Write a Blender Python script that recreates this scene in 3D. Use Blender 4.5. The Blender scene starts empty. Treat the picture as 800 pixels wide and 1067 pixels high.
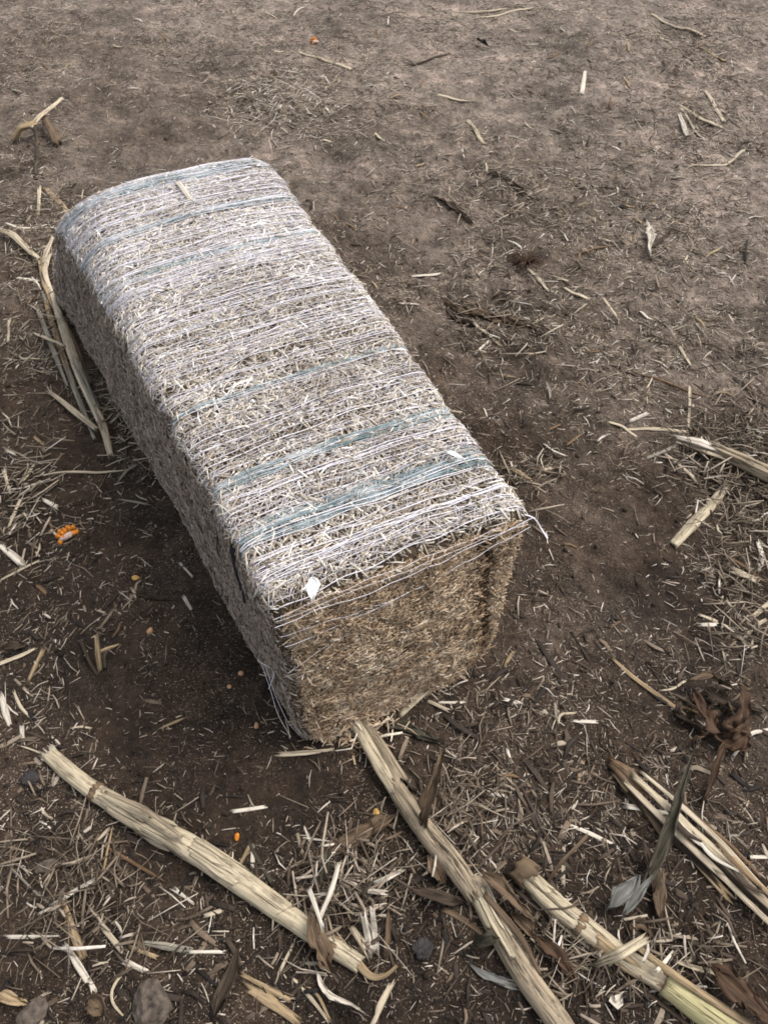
import bpy, math, random
import numpy as np
from mathutils import Vector
random.seed(7)
R = np.random.default_rng(11)
scene = bpy.context.scene
COL = scene.collection

# ------------------------------------------------------------------ camera model
PITCH = math.radians(51.0); F = 800.0; CAMZ = 1.0
CP, SP = math.cos(PITCH), math.sin(PITCH)
FWD = np.array([0, CP, -SP]); UPV = np.array([0, SP, CP]); RT = np.array([1.0, 0, 0])
def at(px, py, z=0.0):
    """world point at height z seen at photograph pixel px,py (800x1067)"""
    d = FWD + RT*(px-400)/F + UPV*(533.5-py)/F
    return np.array([0, 0, CAMZ]) + (z-CAMZ)/d[2]*d
def depth(p): return float((np.asarray(p)-np.array([0, 0, CAMZ])) @ FWD)
def to_px(x, y, z=0.0):
    dz = y*CP-(z-CAMZ)*SP
    dz = np.where(dz < .05, .05, dz)
    return 400+F*x/dz, 533.5-F*(y*SP+(z-CAMZ)*CP)/dz

# ------------------------------------------------------------------ noise
_T = np.random.default_rng(3).random((256, 256))
def vn(x, y, k=0):
    x = np.asarray(x, float)+k*17.31; y = np.asarray(y, float)+k*9.77
    xi = np.floor(x).astype(int); yi = np.floor(y).astype(int)
    fx = x-xi; fy = y-yi
    fx = fx*fx*(3-2*fx); fy = fy*fy*(3-2*fy)
    a = _T[xi & 255, yi & 255]; b = _T[(xi+1) & 255, yi & 255]
    c = _T[xi & 255, (yi+1) & 255]; d = _T[(xi+1) & 255, (yi+1) & 255]
    return (a*(1-fx)+b*fx)*(1-fy)+(c*(1-fx)+d*fx)*fy
def fbm(x, y, k=0, o=4):
    s = 0; a = .5; t = 0
    for i in range(o):
        s = s+a*vn(np.asarray(x)*2**i, np.asarray(y)*2**i, k+i); t += a; a *= .5
    return s/t
def gh(x, y):
    x = np.asarray(x, float); y = np.asarray(y, float)
    r = .35+.65*vn(x*1.7, y*1.7, 50)
    fade = np.clip(1.6-np.hypot(x, y-1.5)/8, .15, 1)
    rut = np.clip((y-1.3)/.8, 0, 1)*np.clip((x+.1)/.4, 0, 1)
    return fade*(.030*(fbm(x*2.2, y*2.2, 1, 3)-.5)+rut*.036*(fbm(x*2.2+y*.8, y*8-x*2, 12, 3)-.5)+.014*(fbm(x*6, y*6, 14, 2)-.5)+r*(.022*(vn(x*11, y*11, 5)-.5)+.017*(vn(x*27, y*27, 6)-.5)
                 + .008*(vn(x*60, y*60, 7)-.5)+.004*(vn(x*130, y*130, 8)-.5)))

# ------------------------------------------------------------------ mesh helpers
def mesh_obj(name, V, Fc, mat, parent=None, uv=None, tint=None, smooth=True):
    me = bpy.data.meshes.new(name)
    V = np.asarray(V, np.float32)
    if isinstance(Fc, np.ndarray):
        nf, k = Fc.shape
        me.vertices.add(len(V)); me.vertices.foreach_set('co', V.ravel())
        me.loops.add(nf*k); me.loops.foreach_set('vertex_index', Fc.ravel().astype(np.int32))
        me.polygons.add(nf); me.polygons.foreach_set('loop_start', np.arange(0, nf*k, k, dtype=np.int32))
        me.update(calc_edges=True); me.validate()
    else:
        me.from_pydata(V.tolist(), [], [tuple(int(i) for i in f) for f in Fc]); me.update()
    if uv is not None:
        lay = me.uv_layers.new(name='UVMap')
        li = np.empty(len(me.loops), np.int32); me.loops.foreach_get('vertex_index', li)
        lay.data.foreach_set('uv', np.asarray(uv, np.float32)[li].ravel())
    if tint is not None:
        a = me.attributes.new('tint', 'FLOAT', 'POINT'); a.data.foreach_set('value', np.asarray(tint, np.float32))
    if smooth: me.polygons.foreach_set('use_smooth', np.ones(len(me.polygons), bool))
    me.materials.append(mat)
    o = bpy.data.objects.new(name, me); COL.objects.link(o)
    if parent is not None:
        o.parent = parent
        o.matrix_parent_inverse = parent.matrix_world.inverted()
    return o
def merge(parts):
    V = []; Fc = []; U = []; n = 0
    for v, f, u in parts:
        V.append(v); U.append(u); Fc += [tuple(i+n for i in q) for q in f]; n += len(v)
    return np.vstack(V), Fc, np.vstack(U)
def tag(o, label, cat, group=None, kind=None):
    if label: o['label'] = label
    if cat: o['category'] = cat
    if group: o['group'] = group
    if kind: o['kind'] = kind
    return o
def empty(name, loc):
    o = bpy.data.objects.new(name, None); COL.objects.link(o); o.location = Vector([float(c) for c in loc])
    o.empty_display_size = .02; bpy.context.view_layer.update(); return o

def spline(P, step):
    P = np.asarray(P, float)
    if len(P) == 2: P = np.vstack([P[0], (P[0]+P[1])/2, P[1]])
    Q = np.vstack([2*P[0]-P[1], P, 2*P[-1]-P[-2]])
    out = []; par = []
    for i in range(1, len(Q)-2):
        n = max(2, int(np.linalg.norm(Q[i+1]-Q[i])/step))
        for t in np.arange(n)/n:
            a, b, c, d = Q[i-1], Q[i], Q[i+1], Q[i+2]
            out.append(.5*((2*b)+(c-a)*t+(2*a-5*b+4*c-d)*t*t+(3*b-a-3*c+d)*t**3)); par.append(i-1+t)
    out.append(P[-1]); par.append(len(P)-1)
    return np.array(out), np.array(par)
def frames(P):
    T = np.gradient(P, axis=0); T /= np.linalg.norm(T, axis=1)[:, None]+1e-12
    S = np.cross(T, np.array([0, 0, 1.0])); n = np.linalg.norm(S, axis=1)
    S[n < 1e-3] = [1, 0, 0]; S /= np.linalg.norm(S, axis=1)[:, None]
    N = np.cross(S, T)
    s = np.concatenate([[0], np.cumsum(np.linalg.norm(np.diff(P, axis=0), axis=1))])
    return T, S, N, s
def tube(P, rad, flat=1.0, n=18, ridge=.06, jag=(0, 0), seed=0, cracks=(), lump=.05):
    """grooved tube along P, jagged ends, optional lengthwise cracks"""
    T, S, N, s = frames(P); m = len(P); L = s[-1]
    a = np.linspace(0, 2*np.pi, n, endpoint=False)
    A, SS = np.meshgrid(a, s)
    r = np.asarray(rad)[:, None]*(1+ridge*(2*vn(np.cos(A)*4+40, np.sin(A)*4+SS*3, seed)-1)
        + ridge*.8*(2*vn(np.cos(A)*9+70, np.sin(A)*9+SS*5, seed+3)-1)+lump*(2*vn(SS*38+seed*3.1, np.zeros_like(SS)+.5, seed+5)-1))
    for ca, s0, s1, w, d in cracks:
        da = np.abs((A-ca-.5*(vn(SS*30, A*0, seed+9)-.5)+np.pi) % (2*np.pi)-np.pi)
        u = np.clip((SS/L-s0)/(s1-s0), 0, 1)
        r = r*(1-d*np.exp(-(da/w)**2)*np.clip(4*u*(1-u), 0, 1)**.35)
    V = P[:, None, :]+S[:, None, :]*(np.cos(A)*r)[..., None]+N[:, None, :]*(np.sin(A)*r*flat)[..., None]
    rr = np.random.default_rng(seed+100)
    for e, j in ((0, jag[0]), (m-1, jag[1])):
        if j > 0:
            k = rr.random(n)**1.5*j
            sg = -1 if e == 0 else 1
            V[e] += sg*T[e]*k[:, None]
    uv = np.stack([SS, np.broadcast_to(A/(2*np.pi), SS.shape)], -1).reshape(-1, 2)
    V = V.reshape(-1, 3)
    Fc = []
    for i in range(m-1):
        for k in range(n):
            k2 = (k+1) % n
            Fc.append((i*n+k, i*n+k2, (i+1)*n+k2, (i+1)*n+k))
    c0 = P[0]+T[0]*rad[0]*.5; c1 = P[-1]-T[-1]*rad[-1]*.5
    V = np.vstack([V, c0, c1]); uv = np.vstack([uv, [[0, .5], [L, .5]]])
    for k in range(n):
        k2 = (k+1) % n
        Fc.append((m*n, k2, k)); Fc.append((m*n+1, (m-1)*n+k, (m-1)*n+k2))
    return V, Fc, uv
def shell(P, rad, a0, a1, th=.0009, n=9, flat=1.0, seed=0, ragged=.25, taper=(1, 1)):
    """sheath: an open curl round the axis P between angles a0..a1, closed thickness, ragged ends"""
    T, S, N, s = frames(P); m = len(P); L = s[-1]
    rr = np.random.default_rng(seed+5)
    j0 = rr.random(n)*ragged*L; j1 = rr.random(n)*ragged*L
    V = np.zeros((2, m, n, 3)); uv = np.zeros((2, m, n, 2))
    tt = s/L; wid = np.minimum(np.clip(taper[0]+tt*3, 0, 1), np.clip(taper[1]+(1-tt)*3, 0, 1))
    for k in range(n):
        f = k/(n-1)
        mid = (a0+a1)/2
        ang = mid+(a0+(a1-a0)*f-mid)*wid+.12*(vn(s*40, s*0+k*.6, seed)-.5)
        sk = j0[k]+(L-j1[k]-j0[k])*tt
        Pk = np.stack([np.interp(sk, s, P[:, c]) for c in range(3)], 1)
        rk = np.interp(sk, s, rad)*(1+.16*(vn(s*25, s*0+k*.35, seed+2)-.5))
        o = S*np.cos(ang)[:, None]+N*(np.sin(ang)*flat)[:, None]
        V[0, :, k] = Pk+o*(rk+th)[:, None]; V[1, :, k] = Pk+o*rk[:, None]
        uv[:, :, k, 0] = sk; uv[:, :, k, 1] = f*.4
    return close_sheet(V, uv)
def close_sheet(V, uv):
    _, m, n, _ = V.shape; Fc = []; b = m*n
    I = lambda i, k: i*n+k
    for i in range(m-1):
        for k in range(n-1):
            Fc.append((I(i, k), I(i, k+1), I(i+1, k+1), I(i+1, k)))
            Fc.append((b+I(i, k), b+I(i+1, k), b+I(i+1, k+1), b+I(i, k+1)))
        Fc.append((I(i, 0), I(i+1, 0), b+I(i+1, 0), b+I(i, 0)))
        Fc.append((I(i, n-1), b+I(i, n-1), b+I(i+1, n-1), I(i+1, n-1)))
    for k in range(n-1):
        Fc.append((I(0, k), b+I(0, k), b+I(0, k+1), I(0, k+1)))
        Fc.append((I(m-1, k), I(m-1, k+1), b+I(m-1, k+1), b+I(m-1, k)))
    return V.reshape(-1, 3), Fc, uv.reshape(-1, 2)
def leaf(P, hw, fold=.5, wave=.25, twist=0.0, th=.0006, n=13, seed=0, ragged=.9):
    """dry leaf blade: folded along its midrib, crumpled, torn edges and ends, closed thickness"""
    T, S, N, s = frames(P); m = len(P); L = s[-1]
    V = np.zeros((2, m, n, 3)); uv = np.zeros((2, m, n, 2))
    hw = np.asarray(hw); rr = np.random.default_rng(seed)
    tw = twist*(s/L)+.9*(vn(s*16, s*0, seed+8)-.5)*(1 if twist else .6)
    Sd = S*np.cos(tw)[:, None]+N*np.sin(tw)[:, None]; Nd = N*np.cos(tw)[:, None]-S*np.sin(tw)[:, None]
    hw = hw*(.72+.56*vn(s*30, s*0+.5, seed+12))
    e0 = rr.random(n)*.16*L; e1 = rr.random(n)*.34*L
    for k in range(n):
        f = 2*k/(n-1)-1
        w = hw*(1-ragged*abs(f)*np.clip(vn(s*70, s*0+(7 if f > 0 else 2), seed)-.4, 0, 1)*1.4)
        lift = fold*abs(f)*hw+wave*hw*abs(f)*(2*vn(s*34, s*0+f*.8+3, seed+1)-1)+hw*.30*(2*vn(s*60, s*0+f*2.2, seed+3)-1)+hw*.12*(2*vn(s*20, s*0+f*7, seed+4)-1)
        sk = e0[k]+(L-e0[k]-e1[k])*s/L
        Pk = np.stack([np.interp(sk, s, P[:, c]) for c in range(3)], 1)
        mid = (.0007 if abs(f) < .05 else 0)
        V[0, :, k] = Pk+Sd*(f*w)[:, None]+Nd*(lift+th+mid)[:, None]
        V[1, :, k] = Pk+Sd*(f*w)[:, None]+Nd*(lift-mid)[:, None]
        uv[:, :, k, 0] = sk; uv[:, :, k, 1] = (f+1)/4
    return close_sheet(V, uv)

_ico = None
def ico(sub):
    import bmesh
    bm = bmesh.new(); bmesh.ops.create_icosphere(bm, subdivisions=sub, radius=1)
    bm.verts.ensure_lookup_table()
    V = np.array([v.co[:] for v in bm.verts]); Fc = np.array([[v.index for v in f.verts] for f in bm.faces]); bm.free()
    return V, Fc
def rock(sub, r, seed, rough=.35, squash=(1, 1, .6), facet=5):
    V, Fc = ico(sub); rr = np.random.default_rng(seed)
    d = np.ones(len(V))
    for i in range(facet):
        nn = rr.normal(size=3); nn /= np.linalg.norm(nn); c = .62+.3*rr.random()
        h = V@nn; d = np.minimum(d, np.where(h > 1e-3, c/np.maximum(h, 1e-3), 9))
    d = d*(1+rough*.6*(fbm(V[:, 0]*1.6+seed, V[:, 1]*1.6+V[:, 2]*1.3, seed % 40)-.5)+rough*.35*(vn(V[:, 0]*7+V[:, 2]*4, V[:, 1]*7, seed % 30)-.5))
    return V*d[:, None]*np.array(squash)*r, [tuple(f) for f in Fc], np.stack([V[:, 0]*r, V[:, 1]*.5+.5], 1)

def chips(C, D, N, L, W, Th, bend):
    """N prisms, 3 stations of 4 corners: centre, direction, normal, length, width, thickness, bend"""
    C = np.asarray(C); n = len(C)
    D = D-N*np.sum(D*N, 1)[:, None]*0
    D = D/np.linalg.norm(D, axis=1)[:, None]
    S = np.cross(D, N); S /= np.linalg.norm(S, axis=1)[:, None]+1e-9
    U = np.cross(S, D)
    V = np.zeros((n, 3, 4, 3))
    for i, t in enumerate((-.5, 0, .5)):
        base = C+D*(L*t)[:, None]+U*(bend*L*(.25-t*t)*-1)[:, None]+S*(bend*L*.8*(.25-t*t))[:, None]
        w = W*(1 if i == 1 else .72); h = Th
        for k, (a, b) in enumerate(((-.5, 0), (.5, 0), (.35, 1), (-.35, 1))):
            V[:, i, k] = base+S*(a*w)[:, None]+U*(b*h)[:, None]
    f = []
    for i in range(2):
        for k in range(4):
            k2 = (k+1) % 4
            f.append((i*4+k, i*4+k2, (i+1)*4+k2, (i+1)*4+k))
    f += [(3, 2, 1, 0), (8, 9, 10, 11)]
    f = np.array(f)
    Fc = (np.arange(n)[:, None, None]*12+f[None]).reshape(-1, 4)
    return V.reshape(-1, 3), Fc

# ------------------------------------------------------------------ materials
class NT:
    def __init__(s, name):
        s.m = bpy.data.materials.new(name); s.m.use_nodes = True
        s.t = s.m.node_tree; s.t.nodes.clear()
        s.out = s.t.nodes.new('ShaderNodeOutputMaterial'); s.b = s.t.nodes.new('ShaderNodeBsdfPrincipled')
        s.t.links.new(s.b.outputs[0], s.out.inputs[0])
        s.b.inputs['Specular IOR Level'].default_value = .25
    def n(s, typ, **kw):
        o = s.t.nodes.new(typ)
        for k, v in kw.items(): setattr(o, k, v)
        return o
    def l(s, a, b): s.t.links.new(a, b)
    def noise(s, vec, scale, detail=4, rough=.6):
        o = s.n('ShaderNodeTexNoise'); o.inputs['Scale'].default_value = scale; o.inputs['Detail'].default_value = detail
        o.inputs['Roughness'].default_value = rough; s.l(vec, o.inputs['Vector']); return o.outputs[0]
    def ramp(s, fac, stops, interp='LINEAR'):
        o = s.n('ShaderNodeValToRGB'); cr = o.color_ramp; cr.interpolation = interp
        while len(cr.elements) < len(stops): cr.elements.new(.5)
        for e, (p, c) in zip(cr.elements, stops):
            e.position = p; e.color = (*(c if isinstance(c, tuple) else (c, c, c)), 1)
        s.l(fac, o.inputs[0]); return o.outputs[0]
    def mix(s, a, b, f, mode='MIX'):
        o = s.n('ShaderNodeMix', data_type='RGBA', blend_type=mode)
        for v, i in ((f, o.inputs[0]), (a, o.inputs[6]), (b, o.inputs[7])):
            if isinstance(v, (int, float)): i.default_value = v
            elif isinstance(v, tuple): i.default_value = (*v, 1)
            else: s.l(v, i)
        return o.outputs[2]
    def math(s, op, a, b=0.0, clamp=False):
        o = s.n('ShaderNodeMath', operation=op, use_clamp=clamp)
        for v, i in ((a, o.inputs[0]), (b, o.inputs[1])):
            if isinstance(v, (int, float)): i.default_value = v
            else: s.l(v, i)
        return o.outputs[0]
    def bump(s, h, strength, dist, prev=None):
        o = s.n('ShaderNodeBump'); o.inputs['Strength'].default_value = strength; o.inputs['Distance'].default_value = dist
        s.l(h, o.inputs['Height'])
        if prev is not None: s.l(prev, o.inputs['Normal'])
        return o.outputs[0]
    def fin(s, col, rough=.85, normal=None):
        if isinstance(col, tuple): s.b.inputs['Base Color'].default_value = (*col, 1)
        else: s.l(col, s.b.inputs['Base Color'])
        s.b.inputs['Roughness'].default_value = rough
        if normal is not None: s.l(normal, s.b.inputs['Normal'])
        return s.m

def soil_mat():
    k = NT('soil'); g = k.n('ShaderNodeNewGeometry'); P = g.outputs['Position']
    sep = k.n('ShaderNodeSeparateXYZ'); k.l(P, sep.inputs[0])
    big = k.noise(P, 1.9, 5, .62)
    # vignette tone painted into the soil: darker in front, paler far off; darker leftward
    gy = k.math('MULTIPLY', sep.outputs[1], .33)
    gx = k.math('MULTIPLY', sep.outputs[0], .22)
    dry = k.math('ADD', k.math('ADD', gy, gx), k.math('MULTIPLY', k.math('SUBTRACT', big, .5), 1.5))  # painted vignette gradient plus random patches of drier soil
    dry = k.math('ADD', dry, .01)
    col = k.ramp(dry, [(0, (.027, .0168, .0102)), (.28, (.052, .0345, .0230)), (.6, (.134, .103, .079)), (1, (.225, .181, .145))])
    # pale crusted patches
    mp = k.n('ShaderNodeMapping'); mp.inputs['Scale'].default_value = (.8, 2.2, 1); k.l(P, mp.inputs[0])
    cr = k.noise(mp.outputs[0], 3.6, 6, .62)
    crm = k.math('MULTIPLY', k.ramp(cr, [(.52, 0.0), (.64, 1.0)]), k.math('MULTIPLY', k.math('SUBTRACT', dry, .42), 1.7, True))
    col = k.mix(col, (.36, .275, .225), k.math('MULTIPLY', crm, .95))
    db = k.ramp(k.noise(P, 2.7, 5, .6), [(.36, .5), (.5, 1.0)])
    col = k.mix(col, db, .8, 'MULTIPLY')
    mo = k.noise(P, 17, 5, .62)
    col = k.mix(col, k.ramp(mo, [(.32, .55), (.5, .95), (.68, 1.5)]), .9, 'MULTIPLY')
    sp = k.noise(P, 75, 4, .65)
    col = k.mix(col, k.ramp(sp, [(.3, .45), (.5, 1.0), (.72, 1.55)]), .85, 'MULTIPLY')
    fine = k.noise(P, 330, 3, .7)
    col = k.mix(col, k.ramp(fine, [(.3, .6), (.55, 1.0), (.75, 1.6)]), .7, 'MULTIPLY')
    # dust of chaff
    dm = k.ramp(k.noise(P, 5, 4, .6), [(.4, 0.0), (.62, 1.0)])
    ds = k.ramp(k.noise(P, 460, 2, .6), [(.6, 0.0), (.68, 1.0)])
    col = k.mix(col, (.36, .29, .22), k.math('MULTIPLY', k.math('MULTIPLY', dm, ds), .85))
    nb = k.bump(mo, .6, .010); nb = k.bump(sp, .9, .007, nb); nb = k.bump(k.noise(P, 190, 4, .7), .9, .004, nb)
    return k.fin(col, .95, nb)
def chip_mat(name, stops, rough=.75):
    k = NT(name); a = k.n('ShaderNodeAttribute', attribute_name='tint')
    col = k.ramp(a.outputs['Fac'], stops)
    g = k.n('ShaderNodeNewGeometry')
    v = k.noise(g.outputs['Position'], 160, 3)
    col = k.mix(col, k.ramp(v, [(.3, .6), (.6, 1.1)]), .7, 'MULTIPLY')
    return k.fin(col, rough)
def cane_mat(name, pale, mid, dark, blot=.5, rough=.7, fine=1.0):
    k = NT(name); u = k.n('ShaderNodeUVMap'); oi = k.n('ShaderNodeObjectInfo')
    off = k.n('ShaderNodeCombineXYZ'); k.l(k.math('MULTIPLY', oi.outputs['Random'], 37.0), off.inputs[0]); k.l(k.math('MULTIPLY', oi.outputs['Random'], 11.0), off.inputs[1])
    ad = k.n('ShaderNodeVectorMath', operation='ADD'); k.l(u.outputs[0], ad.inputs[0]); k.l(off.outputs[0], ad.inputs[1])
    def mapped(sx, sy):
        m = k.n('ShaderNodeMapping'); m.inputs['Scale'].default_value = (sx, sy, 1); k.l(ad.outputs[0], m.inputs[0]); return m.outputs[0]
    st = k.noise(mapped(10, 20*fine), 1, 5, .65)
    col = k.ramp(st, [(.24, mid), (.40, tuple(.45*a+.55*b for a, b in zip(mid, pale))), (.55, pale), (.8, tuple(min(1, c*1.12) for c in pale))])
    fs = k.noise(mapped(22, 120*fine), 1, 4, .7)
    col = k.mix(col, k.ramp(fs, [(.3, .55), (.5, .97), (.7, 1.1)]), .5, 'MULTIPLY')
    bl = k.noise(mapped(30, 7), 1, 6, .7); bs = k.noise(mapped(16, 60*fine), 1, 4, .7)
    mold = k.ramp(k.math('ADD', bl, k.math('MULTIPLY', k.math('SUBTRACT', bs, .5), .55)), [(.50, 0.0), (.68, 1.0)])
    col = k.mix(col, dark, k.math('MULTIPLY', mold, blot))
    ck = k.ramp(k.noise(mapped(7, 34*fine), 1, 3, .55), [(.470, 0.0), (.492, 1.0), (.508, 1.0), (.530, 0.0)])
    ckm = k.ramp(k.noise(mapped(13, 5), 1, 2, .5), [(.46, 0.0), (.56, 1.0)])
    ck = k.math('MULTIPLY', ck, ckm)
    col = k.mix(col, tuple(c*.5 for c in dark), k.math('MULTIPLY', ck, .85))
    nb = k.bump(st, .25, .002); nb = k.bump(fs, .3, .0008, nb); nb = k.bump(k.math('SUBTRACT', 1.0, ck), .7, .0015, nb)
    return k.fin(col, rough, nb)
def plain(name, col, rough=.6, scale=120, var=.5, bump=.3):
    k = NT(name); g = k.n('ShaderNodeTexCoord').outputs['Object']
    v = k.noise(g, scale, 4)
    c = k.mix(col, k.ramp(v, [(.3, 1-var), (.65, 1+var*.4)]), 1.0, 'MULTIPLY')
    return k.fin(c, rough, k.bump(v, bump, .002))

STRAW = [(0, (.030, .021, .014)), (.2, (.075, .054, .037)), (.42, (.17, .13, .09)), (.65, (.34, .275, .205)), (.85, (.46, .39, .31)), (1, (.62, .56, .48))]
M = {
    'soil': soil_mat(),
    'chaff': chip_mat('chaff', STRAW),
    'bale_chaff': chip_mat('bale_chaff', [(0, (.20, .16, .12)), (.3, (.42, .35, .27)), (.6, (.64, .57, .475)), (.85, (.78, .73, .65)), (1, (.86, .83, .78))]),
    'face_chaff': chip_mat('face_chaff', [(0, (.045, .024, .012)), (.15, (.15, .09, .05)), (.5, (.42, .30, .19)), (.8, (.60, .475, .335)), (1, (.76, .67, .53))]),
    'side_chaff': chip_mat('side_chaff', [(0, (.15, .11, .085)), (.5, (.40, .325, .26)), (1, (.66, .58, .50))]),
    'flake': chip_mat('flake', [(0, (.012, .009, .007)), (.5, (.036, .025, .018)), (.85, (.085, .059, .040)), (1, (.16, .115, .078))]),
    'pale': cane_mat('pale_stalk', (.52, .44, .305), (.33, .26, .168), (.085, .058, .037), .85),
    'tan': cane_mat('tan_stalk', (.37, .27, .155), (.25, .175, .095), (.06, .04, .024), .7),
    'stained': cane_mat('stained_stalk', (.35, .28, .19), (.19, .145, .095), (.05, .035, .024), 1.0),
    'green': cane_mat('yellow_green_stalk', (.46, .41, .215), (.36, .30, .155), (.13, .095, .05), .45),
    'white': cane_mat('bleached_straw', (.66, .59, .49), (.48, .41, .32), (.25, .19, .13), .3),
    'cream': cane_mat('cream_straw', (.55, .46, .33), (.40, .32, .22), (.14, .10, .065), .45),
    'grey': cane_mat('grey_straw', (.30, .27, .21), (.22, .19, .14), (.06, .05, .04), .5),
    'brown': cane_mat('brown_straw', (.19, .115, .06), (.12, .072, .038), (.03, .02, .013), .6),
    'node': cane_mat('stalk_node', (.22, .145, .085), (.13, .08, .046), (.035, .022, .014), .8),
    'leafdark': cane_mat('dark_leaf', (.066, .045, .029), (.042, .029, .019), (.014, .010, .007), .6, .7, 1.6),
    'leafbrown': cane_mat('brown_leaf', (.155, .104, .062), (.085, .056, .034), (.022, .015, .010), .6, .7, 1.6),
    'leafrust': cane_mat('rust_leaf', (.085, .047, .025), (.05, .028, .015), (.015, .009, .006), .6, .7, 1.6),
    'leafolive': cane_mat('olive_leaf', (.070, .060, .040), (.044, .038, .025), (.016, .014, .010), .5, .7, 1.6),
    'leafgrey': cane_mat('grey_leaf', (.20, .195, .175), (.13, .122, .104), (.04, .037, .03), .45, .7, 1.6),
    'kernel': plain('kernel_orange', (.58, .20, .02), .5, 260, .6),
    'kernelpale': plain('kernel_yellow', (.52, .32, .09), .5, 200, .35),
    'kernelbeige': plain('kernel_beige', (.50, .29, .16), .5, 200, .35),
    'cob': plain('cob_core', (.55, .40, .33), .8, 200, .5),
    'stone': plain('stone', (.098, .077, .060), .95, 110, .75, .9),
    'coal': plain('dark_lump', (.040, .036, .034), .9, 130, .6, 1),
    'black': plain('black_scrap', (.012, .012, .015), .5, 60, .3),
    'net': plain('net_strand', (.82, .785, .82), .5, 90, .2),  # lilac cast in the strand colour imitates sky reflection
    'blue': plain('blue_strand', (.36, .475, .53), .5, 160, .6),
    'blueband': None, 'brightwhite': plain('white_husk', (.86, .84, .81), .6, 200, .15),
    'twine': plain('dark_twine', (.03, .03, .035), .6, 90, .3),
}

k = NT('blue_band'); g = k.n('ShaderNodeNewGeometry').outputs['Position']
c = k.ramp(k.noise(g, 16, 4, .65), [(.36, (.17, .235, .245)), (.52, (.35, .43, .445)), (.66, (.62, .64, .65))])
M['blueband'] = k.fin(c, .5)
# ------------------------------------------------------------------ ground
def axis(a, b, step0, step1, far):
    v = [a]
    while v[-1] < b:
        t = (v[-1]-a)/(b-a); v.append(v[-1]+step0+(step1-step0)*t)
    st = step1
    while v[-1] < far: st *= 1.35; v.append(v[-1]+st)
    w = [a]; st = step0
    while w[-1] > -far: st *= 1.35; w.append(w[-1]-st)
    return np.array(w[::-1][:-1]+v)
xs = axis(-1.75, 1.85, .0062, .0062, 60); ys = axis(-.02, 3.5, .0042, .0125, 80)
X, Y = np.meshgrid(xs, ys); Z = gh(X, Y)
nx, ny = len(xs), len(ys); ii = np.arange(nx-1)[None]+np.arange(ny-1)[:, None]*nx
Fg = np.stack([ii, ii+1, ii+1+nx, ii+nx], -1).reshape(-1, 4)
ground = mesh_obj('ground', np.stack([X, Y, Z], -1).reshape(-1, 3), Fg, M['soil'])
tag(ground, 'brown trampled field soil', None, kind='structure')

# ------------------------------------------------------------------ bale surface
H = .28
cA = at(280, 634, H); cB = at(552, 528, H); cD = at(56, 210, H); cC = at(281, 156, H)
cE = at(320, 782, 0); cFb = at(512, 694, 0); cG = at(52, 300, 0)
cHb = cG+(cC-cD)*1.0; cHb[2] = 0
for c in (cE, cFb, cG, cHb): c[2] = -.006
NTT, NQ = 150, 220
def outline(t):
    w, h = .335, .285
    fil = lambda d, r: 0 if d > r else r-math.sqrt(max(0, r*r-(r-d)**2))
    Lm = 1.05
    ins = fil(t*Lm, .014)+fil((1-t)*Lm, .05)
    far = t**3*.8
    rad = [.035, .095-.04*t, .028+.02*far, .018+.085*far]       # BL BR TR TL
    cs = [(0, 0), (w, 0), (w, h), (0, h)]
    pts = []
    for i, ((cx, cy), r) in enumerate(zip(cs, rad)):
        r2 = max(r, ins+.006)
        ox = cx+(r2 if cx == 0 else -r2); oy = cy+(r2 if cy == 0 else -r2)
        a0 = math.pi+i*math.pi/2
        for k in range(13):
            a = a0+k/12*math.pi/2
            pts.append((ox+(r2-ins)*math.cos(a), oy+(r2-ins)*math.sin(a)))
    pts = np.array(pts); pts = np.vstack([pts, pts[:1]])
    d = np.concatenate([[0], np.cumsum(np.linalg.norm(np.diff(pts, axis=0), axis=1))])
    q = np.linspace(0, d[-1], NQ, endpoint=False)
    return np.stack([np.interp(q, d, pts[:, 0]), np.interp(q, d, pts[:, 1])], 1)/np.array([w, h])
tl = np.concatenate([np.linspace(0, .02, 10)[:-1], np.linspace(.02, .93, NTT-25), np.linspace(.93, 1, 17)[1:]])
NTT = len(tl)
BP = np.zeros((NTT, NQ, 3))
for i, t in enumerate(tl):
    ab = outline(t); a = ab[:, :1]; b = ab[:, 1:]
    lo = (cE*(1-t)+cG*t)*(1-a)+(cFb*(1-t)+cHb*t)*a
    hi = (cA*(1-t)+cD*t)*(1-a)+(cB*(1-t)+cC*t)*a
    p = lo*(1-b)+hi*b
    arch = 4*a[:, 0]*(1-a[:, 0])*b[:, 0]
    p[:, 2] += .012*arch*(.5+.8*t)
    BP[i] = p
ctr = BP.mean(1, keepdims=True)
nrm0 = BP-ctr; nrm0 /= np.linalg.norm(nrm0, axis=2)[..., None]
Tq, Qq = np.meshgrid(tl, np.arange(NQ)/NQ, indexing='ij')
def per(f, *a):   # periodic in q
    return f(*a)
ang = Qq*2*np.pi
disp = .010*(fbm(Tq*9+np.cos(ang)*1.2, np.sin(ang)*1.2+5, 21, 3)-.5)+.006*(vn(Tq*34+np.cos(ang)*4, np.sin(ang)*4+8, 23)-.5)+.003*(vn(Tq*90, np.cos(ang)*9+np.sin(ang)*7+30, 24)-.5)
BP = BP+nrm0*disp[..., None]
def grid_normals(P):
    du = np.gradient(P, axis=0); dq = (np.roll(P, -1, 1)-np.roll(P, 1, 1))
    n = np.cross(dq, du); n /= np.linalg.norm(n, axis=2)[..., None]+1e-12
    return n
BN = grid_normals(BP)
if np.sum(BN*nrm0) < 0: BN = -BN
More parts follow.
